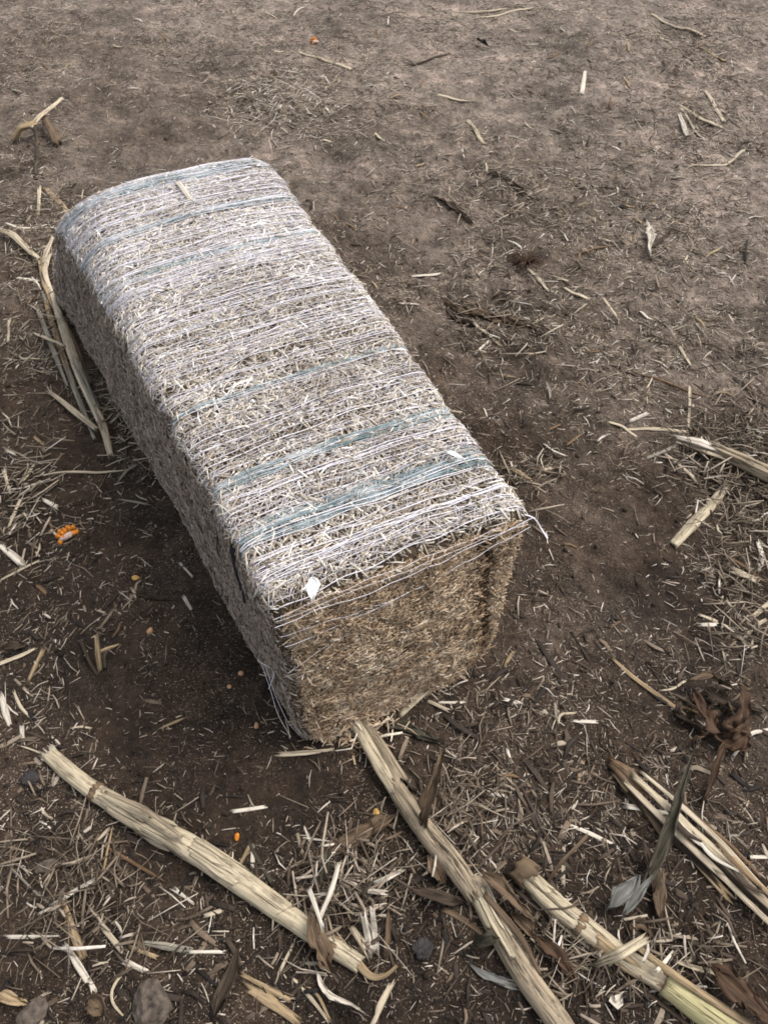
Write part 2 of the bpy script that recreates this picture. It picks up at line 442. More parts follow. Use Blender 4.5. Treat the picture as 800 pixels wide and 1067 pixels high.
def samp(G, ti, q):
    """bilinear sample of grid G at fractional row ti and q in 0..1"""
    ti = np.clip(ti, 0, NTT-1.001); i = ti.astype(int); f = (ti-i)[:, None]
    qq = (q % 1)*NQ; j = qq.astype(int) % NQ; g = (qq-np.floor(qq))[:, None]; j2 = (j+1) % NQ; i2 = i+1
    return (G[i, j]*(1-g)+G[i, j2]*g)*(1-f)+(G[i2, j]*(1-g)+G[i2, j2]*g)*f
row_of = lambda t: np.interp(t, tl, np.arange(NTT))
# end caps
def cap(row, sign, rings=26):
    O = BP[row]; c = O.mean(0); out = []
    ax = (cA-cD); ax[2] = 0; ax /= np.linalg.norm(ax); ax = ax*sign
    for r in np.linspace(1, 0.02, rings)[1:]:
        p = c+(O-c)*r
        if sign > 0:
            a = (p-cE)@((cFb-cE)/np.linalg.norm(cFb-cE))/np.linalg.norm(cFb-cE)
            b = p[:, 2]/H
            bul = .012*(1-r*r)
            ac = .968-.045*(1-b)+.04*(vn(b*9, b*0, 35)-.5)
            g = -.012*np.exp(-((a-ac)/.022)**2)*np.clip((b-.05)*3, 0, 1)*np.clip((1-r)*14, 0, 1)
            nz = .013*(fbm(a*6, b*6, 31, 3)-.5)+.006*(vn(a*26, b*26, 33)-.5)
            p = p+ax*(bul+g+nz*min(1, (1-r)*10))[:, None]
        out.append(p)
    return np.array(out), c
FC, fc = cap(0, 1); RC, rc = cap(NTT-1, -1)
allV = np.vstack([FC[::-1].reshape(-1, 3), BP.reshape(-1, 3), RC.reshape(-1, 3)])
rows = len(FC)+NTT+len(RC)
i0 = np.arange(rows-1)[:, None]*NQ; j0 = np.arange(NQ)[None]; j1 = (j0+1) % NQ
Fb = np.stack([i0+j0, i0+NQ+j0, i0+NQ+j1, i0+j1], -1).reshape(-1, 4)
FaceP = np.concatenate([BP[:1], FC]); NR = len(FaceP)

k = NT('packed_straw'); g = k.n('ShaderNodeNewGeometry').outputs['Position']
v = k.noise(g, 130, 5, .7)
packed = k.fin(k.ramp(v, [(.3, (.03, .02, .013)), (.55, (.12, .085, .055)), (.75, (.27, .21, .15))]), .95, k.bump(v, 1, .006))
bale = empty('straw_bale', (cA+cB+cC+cD)/4*np.array([1, 1, 0]))
tag(bale, 'oblong pale straw bale wrapped in white net lying on the field', 'bale')
# flip check is not needed: Cycles shades both sides
mesh_obj('straw_body', allV, Fb, packed, bale)

def scatter_surface(n, sel, Lr, Wr, Tr, tilt, mat, name, tint_rng, dirbias=None, lift=.0):
    ti = R.random(n*6)*(NTT-1); tt = np.interp(ti, np.arange(NTT), tl)
    # even density along the length
    tt = R.random(n*6); ti = row_of(tt); q = R.random(n*6)
    P = samp(BP, ti, q); Nn = samp(BN, ti, q); Nn /= np.linalg.norm(Nn, axis=1)[:, None]
    ok = sel(tt, q, P, Nn); P = P[ok][:n]; Nn = Nn[ok][:n]; tt = tt[ok][:n]; m = len(P)
    rnd = R.normal(size=(m, 3)); D = rnd-Nn*np.sum(rnd*Nn, 1)[:, None]; D /= np.linalg.norm(D, axis=1)[:, None]
    if dirbias is not None:
        D = D+dirbias*R.random((m, 1))*np.sign(R.normal(size=(m, 1))); D -= Nn*np.sum(D*Nn, 1)[:, None]; D /= np.linalg.norm(D, axis=1)[:, None]
    D = D+Nn*(R.normal(size=m)*tilt)[:, None]
    L = Lr[0]+(Lr[1]-Lr[0])*R.random(m)**2.2; W = Wr[0]+(Wr[1]-Wr[0])*R.random(m)**2; T = Tr[0]+(Tr[1]-Tr[0])*R.random(m)
    V, Fc = chips(P+Nn*(lift+R.random(m)*.003)[:, None], D, Nn, L, W, T, R.normal(size=m)*.14)
    tint = np.repeat(np.clip(tint_rng(m, P, tt), 0, 1), 12)
    o = mesh_obj(name, V, Fc, mat, bale, tint=tint, smooth=False); o['kind'] = 'stuff'
    return o
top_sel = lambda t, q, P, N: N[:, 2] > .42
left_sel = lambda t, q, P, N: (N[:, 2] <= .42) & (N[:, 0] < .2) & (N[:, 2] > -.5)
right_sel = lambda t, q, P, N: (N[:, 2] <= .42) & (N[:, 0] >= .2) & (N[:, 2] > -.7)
def top_tint(m, P, tt):
    big = fbm(P[:, 0]*9, P[:, 1]*9, 61, 3)
    return .49+.9*(big-.5)+R.normal(size=m)*.26
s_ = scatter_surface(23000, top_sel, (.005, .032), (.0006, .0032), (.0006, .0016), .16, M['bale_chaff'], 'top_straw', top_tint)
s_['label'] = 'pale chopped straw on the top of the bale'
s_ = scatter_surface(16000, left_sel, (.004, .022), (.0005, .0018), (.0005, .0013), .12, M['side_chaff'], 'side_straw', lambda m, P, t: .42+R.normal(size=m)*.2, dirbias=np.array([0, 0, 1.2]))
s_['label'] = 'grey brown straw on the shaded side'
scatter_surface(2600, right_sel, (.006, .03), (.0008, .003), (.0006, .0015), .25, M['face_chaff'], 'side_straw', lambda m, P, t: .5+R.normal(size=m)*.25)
# cut end
def face_points(n):
    rr = np.sqrt(R.random(n)); q = R.random(n)
    ri = (1-rr)*(NR-1); i = np.clip(ri.astype(int), 0, NR-2); f = (ri-i)[:, None]; j = (q*NQ).astype(int) % NQ
    P = FaceP[i, j]*(1-f)+FaceP[i+1, j]*f
    return P, rr
fax = np.array([(cA-cD)[0], (cA-cD)[1], 0]); fax /= np.linalg.norm(fax)
across = np.array([(cB-cA)[0], (cB-cA)[1], 0]); across /= np.linalg.norm(across)
P, rr = face_points(26000); m = len(P)
a_ = (P-cE)@across/np.linalg.norm(cFb-cE); b_ = P[:, 2]/H
groove = 1.05*np.exp(-((a_-(.955-.045*(1-b_)+.04*(vn(b_*9, b_*0, 35)-.5)))/.036)**2)*np.clip((b_-.05)*3, 0, 1)
th = R.normal(size=m)*1.25+.2
D = across[None]*np.cos(th)[:, None]+np.array([0, 0, 1.0])*np.sin(th)[:, None]+fax*(R.normal(size=m)*.16)[:, None]
tint = np.clip(.54+.45*(fbm(a_*9, b_*9, 71, 3)-.5)+R.normal(size=m)*.2-.55*groove+.16*np.clip(.35-b_, 0, 1), 0, 1)
V, Fc = chips(P+fax*(R.random(m)*.005)[:, None], D, np.broadcast_to(fax, D.shape)+R.normal(size=D.shape)*.3, .004+.018*R.random(m)**2, .0006+.0026*R.random(m)**2.5, .0005+R.random(m)*.001, R.normal(size=m)*.2)
o = mesh_obj('end_straw', V, Fc, M['face_chaff'], bale, tint=np.repeat(tint, 12), smooth=False); o['kind'] = 'stuff'; o['label'] = 'brown chopped straw of the open end'
# straw spilling out along the near edges and corners of the cut end
P, rr = face_points(30000); e = rr > .93; P = P[e][:1100]; m = len(P)
D = R.normal(size=(m, 3))*.6+fax*.55+across*.25
V, Fc = chips(P, D, np.tile([0, 0, 1.0], (m, 1))+R.normal(size=(m, 3))*.3, .008+.034*R.random(m)**2, .0006+.0022*R.random(m)**2, .0005+R.random(m)*.001, R.normal(size=m)*.3)
o = mesh_obj('edge_straw', V, Fc, M['face_chaff'], bale, tint=np.repeat(np.clip(.55+R.normal(size=m)*.25, 0, 1), 12), smooth=False); o['kind'] = 'stuff'
# tufts pushed out at the lower near corner and under the end
P0 = at(352, 765, .012); m = 260
P = P0+R.normal(size=(m, 3))*np.array([.028, .012, .010])+across*(R.random(m)[:, None]*.03); P[:, 2] = np.abs(P[:, 2])+.002
D = R.normal(size=(m, 3))*np.array([1, .8, .5])+across*.5
V, Fc = chips(P, D, np.tile([0, 0, 1.0], (m, 1))+R.normal(size=(m, 3))*.3, .012+.04*R.random(m)**2, .0012+.003*R.random(m)**2, .0006+R.random(m)*.001, R.normal(size=m)*.35)
o = mesh_obj('corner_tuft', V, Fc, M['face_chaff'], bale, tint=np.repeat(np.clip(.66+R.normal(size=m)*.22, 0, 1), 12), smooth=False); o['kind'] = 'stuff'

# ---- net
def polytube(P, r, k=4, closed=False, flat=.6):
    """cheap tube for one thread; returns V, quads"""
    m = len(P); T = np.gradient(P, axis=0); T /= np.linalg.norm(T, axis=1)[:, None]+1e-12
    up = np.array([.3, .5, .81]); S = np.cross(T, up); S /= np.linalg.norm(S, axis=1)[:, None]+1e-9; U = np.cross(S, T)
    V = np.stack([P+S*(math.cos(a)*r)+U*(math.sin(a)*r*flat) for a in np.arange(k)*2*np.pi/k], 1).reshape(-1, 3)
    i = np.arange(m-1)[:, None]*k; j = np.arange(k)[None]; j2 = (j+1) % k
    return V, np.stack([i+j, i+j2, i+k+j2, i+k+j], -1).reshape(-1, 4)
def join(lst):
    V = []; Fc = []; n = 0
    for v, f in lst: V.append(v); Fc.append(f+n); n += len(v)
    return np.vstack(V), np.vstack(Fc)
def top_t(px, py):
    """t along the bale for a pixel on the top's left edge"""
    p = at(px, py, H); L = cD-cA
    return float((p-cA)@L/(L@L))
q = np.linspace(0, 1, 161)
def strand(t0, amp, off, ph):
    tt = t0+amp*(vn(np.cos(q*2*np.pi)*3+ph, np.sin(q*2*np.pi)*3+ph*.3, 80)-.5)*2
    # wrapped slightly on the skew, as the net was wound on
    ti = row_of(np.clip(tt, .0005, .9995)); P = samp(BP, ti, q); N = samp(BN, ti, q)
    o_ = np.where(N[:, 2] > .45, off+.0018*vn(q*26, q*0+ph, 82), -.0026+.0034*vn(q*40, q*0+ph, 83))
    return P+N*o_[:, None], tt
white, blue_sets = [], []
ts = []; t = .004
while t < .996:
    ts.append(t); t += (.0064-.0040*max(0, (t-.35))/.65)*(.2+1.6*random.random()**1.3)
S_t = []
for t in ts:
    P, tt = strand(t, .0052, .0022+.0022*random.random(), random.random()*50); S_t.append(tt)
    white.append(polytube(P, .00024+.00078*random.random()**1.6, 4))
# zigzag cross threads between the strands
for a, b in zip(range(len(S_t)-1), range(1, len(S_t))):
    nz = 110; qq = (np.arange(nz)+random.random())/nz
    z = np.interp(qq, q, S_t[a]); z2 = np.interp(qq, q, S_t[min(b+random.choice([0, 1, 2, 3]), len(S_t)-1)])
    tz = np.where(np.arange(nz) % 2 == 0, z, z2)+R.normal(size=nz)*.0015
    qf = np.linspace(qq[0], qq[-1], nz*2); tf = np.interp(qf, qq, tz)
    ti = row_of(np.clip(tf, .0005, .9995)); P = samp(BP, ti, qf); N = samp(BN, ti, qf)
    white.append(polytube(P+N*np.where(N[:, 2] > .45, .0024+.002*R.random(len(P)), -.001)[:, None], .00045, 3))
V, Fc = join(white); mesh_obj('net_wrap', V, Fc, M['net'], bale)['label'] = 'white net strands wound round the bale'
# bluish bands in the net
for (px, py, half, cnt, lab) in ((243, 568, .0160, 19, 'blue green band nearest the open end'), (222, 512, .010, 9, 'pale blue band behind the first'), (184, 436, .0035, 3, 'thin teal line across the middle'),
                           (104, 305, .006, 5, 'blue line across the far third'), (88, 262, .008, 8, 'light blue band near the far end'), (74, 222, .014, 16, 'broad light blue band at the far end')):
    t0 = top_t(px, py); b = []
    for i in range(cnt+2):
        P, tt = strand(t0+random.uniform(-half, half), .004, .0020+.0018*random.random(), random.random()*50)
        b.append(polytube(P, .0007, 4))
    nz = 260 if cnt > 4 else 60
    qf = np.linspace(0, 1, nz); tf = t0+half*(2*R.random(nz)-1)*1.1
    for rep in range(3 if cnt > 4 else 1):
        tf = t0+half*(2*R.random(nz)-1)*1.1
        P = samp(BP, row_of(np.clip(tf, .001, .999)), qf); N = samp(BN, row_of(np.clip(tf, .001, .999)), qf)
        b.append(polytube(P+N*np.where(N[:, 2] > .45, .0008+.0028*R.random(nz), -.002)[:, None], .0006, 3))
    V, Fc = join(b); mesh_obj('blue_band', V, Fc, M['blueband'], bale)['label'] = lab
# strands drooping over the top of the cut end, and the loose ends
for i, (p0, p1, p2) in enumerate((((288, 652), (420, 603), (556, 540)), ((296, 676), (425, 618), (553, 548)), ((292, 664), (400, 628), (480, 590)), ((300, 702), (350, 668), (440, 622)), ((286, 644), (400, 598), (520, 551)), ((288, 648), (380, 612), (550, 543)))):
    def onface(px, py, o=.004):
        d = FWD+RT*(px-400)/F+UPV*(533.5-py)/F; o0 = np.array([0, 0, CAMZ]); c = (cA+cE)/2+fax*(.009+o)
        nn = np.cross(cB-cA, cE-cA); nn /= np.linalg.norm(nn); nn = nn if nn@fax > 0 else -nn
        return o0+d*((c-o0)@nn)/(d@nn)
    Pq, _ = spline([onface(*p0, .002), onface(*p1), onface(*p2, .002)], .008)
    Pq = Pq+(vn(np.arange(len(Pq))*.35, np.zeros(len(Pq)), i)[:, None]-.5)*.004
    v, f = polytube(Pq, .0006 if i < 2 else .0004, 4); mesh_obj('loose_strand', v, f, M['net'], bale)
Pq, _ = spline([at(546, 536, .27), at(556, 540, .26), at(563, 550, .245), at(570, 561, .24)], .006)
v, f = polytube(Pq, .0017, 5); mesh_obj('loose_strand', v, f, M['net'], bale)
for pp in (((272, 690, .17), (281, 716, .13), (290, 745, .08), (303, 768, .03)), ((268, 688, .18), (285, 700, .15), (280, 718, .10)), ((276, 692, .17), (286, 722, .11), (300, 752, .05), (316, 770, .012))):
    Pq, _ = spline([at(*p) for p in pp], .008); v, f = polytube(Pq, .0005, 4); mesh_obj('loose_strand', v, f, M['net'], bale)
# dark twine seen down the shaded side
for off in (0, .006):
    t0 = top_t(243, 568)+off; qs = q
    P, tt = strand(t0, .003, .0035, 3.3+off*100); N = samp(BN, row_of(tt), q)
    keep = (N[:, 0] < -.3) & (N[:, 2] < .55) & (P[:, 2] > (.17 if off == 0 else .185))
    v, f = polytube((P+N*.005)[keep], .0022, 5); mesh_obj('twine', v, f, M['twine'], bale)['label'] = 'dark twine hanging down the shaded side'
t0 = top_t(222, 512)
P, tt = strand(t0, .004, .003, 9.1); N = samp(BN, row_of(tt), q); keep = (N[:, 0] < -.3) & (N[:, 2] < .5) & (P[:, 2] > .03)
v, f = polytube((P+N*.004)[keep], .0011, 5); mesh_obj('twine', v, f, M['twine'], bale)

# ------------------------------------------------------------------ debris builders
G_ST = 'broken corn stalks lying on the soil'; G_SP = 'straw splinters scattered on the soil'; G_LF = 'dry corn leaves lying on the soil'
LAND = []      # (px, py, phrase)
def path(pts, w, zs=None, sink=.35, flat=1.0, step=.006):
    """pixels -> resampled 3D axis resting on the soil, with radii (w: width(s) in pixels)"""
    if not isinstance(w, (list, tuple)): w = [w]*len(pts)
    if zs is None: zs = [0]*len(pts)
    P0 = np.array([at(x, y, z+.006) for (x, y), z in zip(pts, zs)])
    rad = np.array([.5*wi*depth(p)/F for wi, p in zip(w, P0)])
    P, par = spline(P0, step)
    r = np.interp(par, np.arange(len(pts)), rad); z = np.interp(par, np.arange(len(pts)), zs)
    g = gh(P[:, 0], P[:, 1])
    k = max(1, int(.03/step)); gs = np.array([g[max(0, i-k):i+k+1].mean() for i in range(len(g))])
    hi = np.array([(g-gs)[max(0, i-k):i+k+1].max() for i in range(len(g))])
    P[:, 2] = gs+.5*hi+z+r*flat*(1-sink)
    return P, r
SEED = [100]
def sd(): SEED[0] += 1; return SEED[0]
def lm(pts, phrase):
    if phrase: LAND.append((np.mean([p[0] for p in pts]), np.mean([p[1] for p in pts]), phrase))
def splinter(label, pts, w, mat='cream', name='straw_splinter', cat='straw', group=G_SP, zs=None, flat=.34, jag=1.8, ph=None, n=9, tips=None, ridge=.09):
    P, r = path(pts, w, zs, flat=flat, step=max(.003, .004))
    if tips: 
        s = np.linspace(0, 1, len(P)); r = r*np.clip(np.minimum(s/tips+.25, (1-s)/tips+.25), 0, 1)
    v, f, u = tube(P, r, flat, n, ridge, (jag*r[0]*2, jag*r[-1]*2), sd(), lump=.14)
    o = mesh_obj(name, v, f, M[mat], uv=u); tag(o, label, cat, group); lm(pts, ph); return o
def twig(label, pts, w, mat='brown', **kw):
    return splinter(label, pts, w, mat, name='twig', cat='twig', group='thin twigs lying on the soil', flat=.9, tips=.3, n=7, **kw)
def leaf_obj(label, pts, w, mat='leafbrown', zs=None, fold=.4, wave=.35, twist=0.0, ph=None, group=G_LF, name='dry_leaf', cat='leaf', parent=None, tips=.2):
    P, r = path(pts, w, zs, flat=.15, sink=0)
    s = np.linspace(0, 1, len(P)); r = r*np.clip(np.minimum(s/tips+.35, (1-s)/tips+.22), 0, 1)
    v, f, u = leaf(P, r, fold, wave, twist, seed=sd())
    o = mesh_obj(name, v, f, M[mat], parent, uv=u)
    if parent is None: tag(o, label, cat, group); lm(pts, ph)
    return o
def stalk(label, pts, w0, mat='pale', nodes=(), cracks=(), sheaths=(), jag=(.012, .006), flat=.85, ph=None, zs=None, ridge=.035, sink=.3, name='corn_stalk', group=G_ST):
    """nodes: fractions; sheaths: (f0, f1, angle centre, half arc, mat)"""
    w = [x*(.68 if max(w0) > 20 else .76) for x in w0]
    if max(w) < 9:
        flat = min(flat, .5); jag = (max(jag[0], .006), max(jag[1], .006)); w = [x*.88 for x in w]
        if not cracks: cracks = ((1.4, .0, .7, .3, .4), (2.0, .3, 1., .3, .4))
    P, r = path(pts, w, zs, flat=flat, sink=sink, step=.004)
    s = np.linspace(0, 1, len(P))
    rn = r.copy()
    for nf in nodes: rn = rn*(1+.06*np.exp(-((s-nf)/.02)**2))
    root = empty(name, P[len(P)//2]*np.array([1, 1, 0])); tag(root, label, 'stalk', group); lm(pts, ph)
    v, f, u = tube(P, rn, flat, 56, ridge, jag, sd(), [(c[0], c[1], c[2], c[3]*.55, min(.75, c[4]*1.8)) for c in cracks], lump=.035); mesh_obj('stem', v, f, M[mat], root, uv=u)
    L = np.sum(np.linalg.norm(np.diff(P, axis=0), axis=1))
    for nf in nodes:
        c = int(nf*(len(P)-1)); hl = max(1, int(.0045/.004)); a, b = max(0, c), min(len(P), c+2); a = min(a, b-2)
        Pn, _ = spline(P[a:b], .002); rr_ = np.interp(np.linspace(a, b-1, len(Pn)), np.arange(len(P)), rn)*(1.005+.02*np.sin(np.linspace(0, np.pi, len(Pn))))
        v, f, u = tube(Pn, rr_, flat, 30, .05, (.005, .005), sd()); mesh_obj('node', v, f, M['node'], root, uv=u)
    for (f0, f1, ac, ha, mt) in sheaths:
        rg = random.Random(sd()); c = ac-ha
        parts = []
        while c < ac+ha:
            wd = rg.uniform(.35, .95); g0 = f0+(f1-f0)*rg.uniform(0, .18); g1 = f1-(f1-f0)*rg.uniform(0, .55)
            a, b = int(g0*(len(P)-1)), max(int(g0*(len(P)-1))+6, int(g1*(len(P)-1))); b = min(b, len(P)-1)
            lift = np.linspace(0, 1, b-a+1)**4*rg.uniform(0, .18)
            parts.append(shell(P[a:b+1], rn[a:b+1]*(1.02+lift)+.0002, c, c+wd*.93, th=.0007, flat=flat, n=6, seed=sd(), ragged=.10, taper=(1, rg.choice([.1, .3, 1]))))
            c += wd
        v, f, u = merge(parts); mesh_obj('sheath', v, f, M[mt], root, uv=u)
    return root, P, rn
def strip(root, pts, w, mat, zs=None, flat=.35, name='split_strip', jag=1.0):
    P, r = path(pts, w, zs, flat=flat, step=.004)
    v, f, u = tube(P, r, flat, 12, .10, (jag*2*r[0], jag*2*r[-1]), sd(), lump=.12)
    return mesh_obj(name, v, f, M[mat], root, uv=u)
def fray(root, P, r, end, mat='cream', cnt=14, length=.014):
    """torn fibres at a broken end"""
    i = 0 if end == 0 else len(P)-1; T = P[1]-P[0] if end == 0 else P[-1]-P[-2]; T = T/np.linalg.norm(T)*(-1 if end == 0 else 1)
    parts = []
    for k in range(cnt):
        a = random.random()*6.28; S = np.cross(T, [0, 0, 1.0]); S /= np.linalg.norm(S); N = np.cross(S, T)
        o = (S*math.cos(a)+N*math.sin(a)*.8)*r[i]*.85
        b = P[i]+o-T*.004; Pf, _ = spline([b, b+T*length*.5*random.uniform(.6, 1)+o*.15, b+T*length*random.uniform(.5, 1.1)+o*.5*random.random()], .003)
        parts.append(tube(Pf, np.linspace(.0016, .0004, len(Pf)), .6, 6, .05, (0, 0), sd()))
    v, f, u = merge(parts); mesh_obj('frayed_end', v, f, M[mat], root, uv=u)

# ------------------------------------------------------------------ the large stalks
root, P, r = stalk('thick pale corn stalk with a frayed end and brown knot, in front of the bale',
    [(52, 786), (75, 806), (104, 827), (150, 856), (206, 890), (262, 928), (318, 968), (374, 1006)], [23, 25, 27, 33, 36, 35, 30, 25], 'pale', nodes=(.18, .93),
    cracks=((1.2, .2, .5, .12, .3), (1.9, .16, .42, .09, .25), (1.4, .52, .8, .1, .25), (2.3, .3, .6, .07, .2)), sheaths=((.19, .50, 1.35, 1.25, 'pale'), (.49, .74, 1.9, 1.0, 'pale')), jag=(.014, .004), ph='the thick pale stalk')
fray(root, P, r, 0, 'white', 22, .013)
o = leaf_obj(None, [(323, 952), (332, 985), (348, 1018)], 19, 'leafbrown', [.03, .02, .004], parent=root, name='leaf'); o['label'] = 'dark brown leaf scrap hanging over the stalk'
strip(root, [(370, 1002), (386, 1018), (400, 1018), (413, 1008)], [9, 8, 5, 3], 'tan', flat=.7, name='root')
strip(root, [(126, 850), (160, 876), (178, 886)], [4, 7, 3], 'cream')
strip(root, [(108, 822), (150, 842), (190, 872)], [3, 6, 3], 'stained', [.03, .032, .03])

root, P, r = stalk('dark stained corn stalk split into slats where it runs under the bale', [(405, 812), (424, 842), (447, 874), (470, 902), (491, 932)], [24, 30, 33, 34, 30], 'stained', nodes=(.05,),
    cracks=((1.5, .1, .9, .1, .25), (2.2, .3, .95, .08, .2)), jag=(.006, .012), ph='the split stained stalk', zs=[.004, .004, .004, .004, .004])
strip(root, [(366, 748), (382, 776), (408, 818)], [10, 14, 15], 'pale', [.012, .012, .012], flat=.5)
strip(root, [(378, 752), (396, 776), (416, 812)], [6, 9, 14], 'stained', [.01, .014, .014], flat=.5)
strip(root, [(372, 755), (390, 785), (410, 815)], [6, 8, 9], 'brown', [.0, .003, .006], flat=.5)
o = leaf_obj(None, [(439, 868), (450, 830), (458, 800), (466, 772)], [14, 17, 13, 4], 'leafbrown', [.012, .05, .075, .09], parent=root, name='leaf', fold=.9, twist=.4); o['label'] = 'upright folded brown leaf on the stalk'

root, P, r = stalk('pale brown stalk with dark blotches, continuing below the split stained stalk', [(491, 920), (515, 968), (545, 1018), (580, 1065), (615, 1118)], [30, 33, 36, 37, 38], 'stained', nodes=(.02,),
    cracks=((1.3, .1, .5, .1, .3), (2.0, .35, .75, .12, .3)), sheaths=((.05, .5, 1.7, 1.2, 'pale'),), jag=(.003, .006), ph='the blotched stalk')
strip(root, [(505, 935), (540, 975), (562, 1015)], [5, 7, 3], 'leafbrown', [.02, .02, .015])

root, P, r = stalk('corn stalk with a charred end and yellow green lower part in front', [(543, 911), (572, 938), (603, 962), (650, 998), (692, 1024)], [28, 32, 33, 32, 30], 'pale', nodes=(.45, .99),
    cracks=((1.2, .02, .4, .14, .4), (2.0, .05, .42, .1, .3), (1.6, .5, .9, .1, .25)), sheaths=((.0, .42, 2.3, .8, 'pale'), (.5, .95, .9, .8, 'tan')), jag=(.008, .003), ph='the yellow green stalk')
P2, r2 = path([(692, 1024), (740, 1060), (790, 1095), (830, 1125)], [27, 29, 31, 32], None, .3, .85, .004)
v, f, u = tube(P2, r2, .85, 26, .05, (.002, .004), sd()); o = mesh_obj('stem', v, f, M['green'], root, uv=u); o['label'] = 'yellow green lower section'
strip(root, [(545, 922), (580, 955), (624, 994)], [6, 8, 4], 'cream', [.0, .004, .002])
strip(root, [(665, 985), (700, 1012), (752, 1048), (790, 1072)], [6, 8, 8, 6], 'tan', [.028, .026, .022, .02])
strip(root, [(640, 1008), (690, 1045), (740, 1085)], [5, 6, 5], 'leafdark')
v, f, u = tube(*[x[:5] for x in path([(538, 906), (545, 912), (556, 922), (560, 926)], [26, 29, 30, 30], None, .3, .85, .003)], .85, 26, .12, (.010, .016), sd()); o = mesh_obj('charred_end', v, f, M['leafbrown'], root, uv=u)

root, P, r = stalk('bundle of split corn stalk slats with a brown rooty knot, under the tall olive leaf', [(640, 795), (652, 808), (668, 824)], [16, 27, 24], 'node', jag=(.008, .005), ph='the slatted stalk', ridge=.12)
for pts, w, mt, zs in (([(664, 812), (704, 850), (746, 888)], [6, 10, 9], 'pale', [.016, .018, .016]), ([(657, 820), (694, 858), (738, 900)], [5, 8, 8], 'cream', [.012, .014, .012]), ([(672, 808), (712, 842), (752, 880), (806, 936)], [4, 6, 6, 5], 'cream', [.01, .012, .012, .01]),
        ([(742, 886), (776, 918), (806, 946)], [10, 9, 8], 'stained', [.014, .014, .012]), ([(734, 896), (770, 930), (804, 962)], [6, 7, 7], 'cream', [.008, .008, .008]), ([(752, 880), (782, 912), (810, 938)], [4, 5, 5], 'tan', [.012, .012, .012]), ([(664, 832), (700, 870), (752, 926)], [5, 7, 10], 'tan', [.0, .002, .002]),
        ([(655, 826), (690, 862), (735, 905)], [8, 12, 10], 'leafdark', [.002, .002, .002]), ([(676, 808), (720, 846), (760, 885)], [5, 7, 6], 'leafdark', [.002, .002, .002]), ([(735, 890), (775, 924), (806, 952)], [14, 18, 18], 'leafdark', [.0, .0, .0]), ([(718, 846), (760, 880), (792, 912)], [3, 4, 3], 'brown', [.004, .006, .004]), ([(642, 806), (655, 826), (668, 846)], [4, 5, 4], 'tan', [.004, .004, .0])):
    strip(root, pts, w, mt, zs, flat=.28, jag=2.5)
for pts, w, mt, zs in (([(690, 838), (716, 868), (738, 888)], [3, 6, 2], 'white', [.018, .02, .018]), ([(700, 850), (712, 866), (728, 876)], [4, 7, 3], 'leafdark', [.02, .022, .02]), ([(760, 900), (776, 920), (796, 930)], [3, 6, 3], 'leafdark', [.018, .02, .018]), ([(725, 872), (742, 892), (770, 908)], [3, 5, 2], 'white', [.02, .022, .018]), ([(668, 840), (684, 862), (696, 884)], [3, 6, 3], 'leafbrown', [.004, .006, .0]), ([(748, 880), (772, 906), (790, 922)], [3, 4, 2], 'brown', [.02, .02, .018])):
    strip(root, pts, w, mt, zs, flat=.2, jag=3)
fray(root, P, r, 0, 'leafrust', 14, .018)

root, P, r = stalk('pale jointed corn stalk, the longest of the bundle beside the shaded side of the bale', [(62, 328), (72, 358), (83, 388), (97, 420), (107, 443), (113, 468)], [11, 13, 13, 12, 11, 8], 'cream', cracks=((1.2, .0, .5, .2, .4), (1.9, .35, .9, .2, .4)), sheaths=((.0, .55, 1.6, 1.2, 'cream'), (.3, .9, 1.9, .8, 'grey')), jag=(.02, .01), nodes=(.4, .82), zs=[.01, .012, .014, .014, .01, .006], ph='the jointed stalk bundle')
root, P, r = stalk('dull thin corn stalk tucked against the jointed stalk', [(44, 300), (52, 330), (68, 378), (82, 415), (96, 450)], [6, 8, 8, 8, 6], 'grey', cracks=((1.4, .0, .9, .25, .4),), sheaths=((.0, .7, 1.6, 1.0, 'tan'),), jag=(.02, .01), nodes=(.5,), zs=[.004]*5)
for pts, w, mt, zs in (([(40, 268), (46, 292), (58, 322)], [4, 7, 5], 'tan', [.012, .014, .012]), ([(52, 300), (62, 330), (74, 362)], [5, 8, 4], 'cream', [.018, .02, .02]), ([(60, 318), (76, 352), (92, 392)], [3, 5, 3], 'leafbrown', [.016, .018, .016]), ([(38, 318), (50, 350), (66, 392)], [4, 6, 3], 'grey', [.004, .006, .006]), ([(100, 424), (108, 446), (104, 472)], [4, 6, 4], 'leafdark', [0, .002, 0]), ([(50, 262), (46, 280), (52, 300)], [4, 6, 4], 'cream', [.02, .02, .014])):
    strip(root, pts, w, mt, zs, flat=.25, jag=2.5)
stalk('short slanting stalk piece leaning onto the jointed stalk', [(51, 404), (75, 422), (97, 440)], [6, 10, 8], 'cream', flat=.5, cracks=((1.5, .0, .9, .25, .4),), jag=(.02, .01), zs=[.004, .012, .02])
stalk('flattened stalk cut by the picture edge beside the far corner of the bale', [(-8, 234), (15, 247), (40, 265)], [9, 11, 7], 'pale', cracks=((1.5, .0, .9, .2, .4), (2.1, .3, .9, .2, .4)), jag=(.01, .02), sheaths=((.3, .95, 1.2, .9, 'cream'),), flat=.5, zs=[.01, .012, .004], ph='the flattened stalk at the edge')
root, P, r = stalk('pale torn stalk stump poking up from trash beyond the bale', [(62, 96), (46, 116), (32, 132)], [6, 9, 9], 'cream', zs=[.05, .04, .03], ph='the torn stump')
strip(root, [(33, 130), (22, 134), (14, 146)], [9, 10, 6], 'tan', [.03, .025, .0], flat=.6)
strip(root, [(45, 120), (54, 134), (60, 148)], [6, 9, 10], 'leafbrown', [.03, .02, .004], flat=.3, name='leaf')
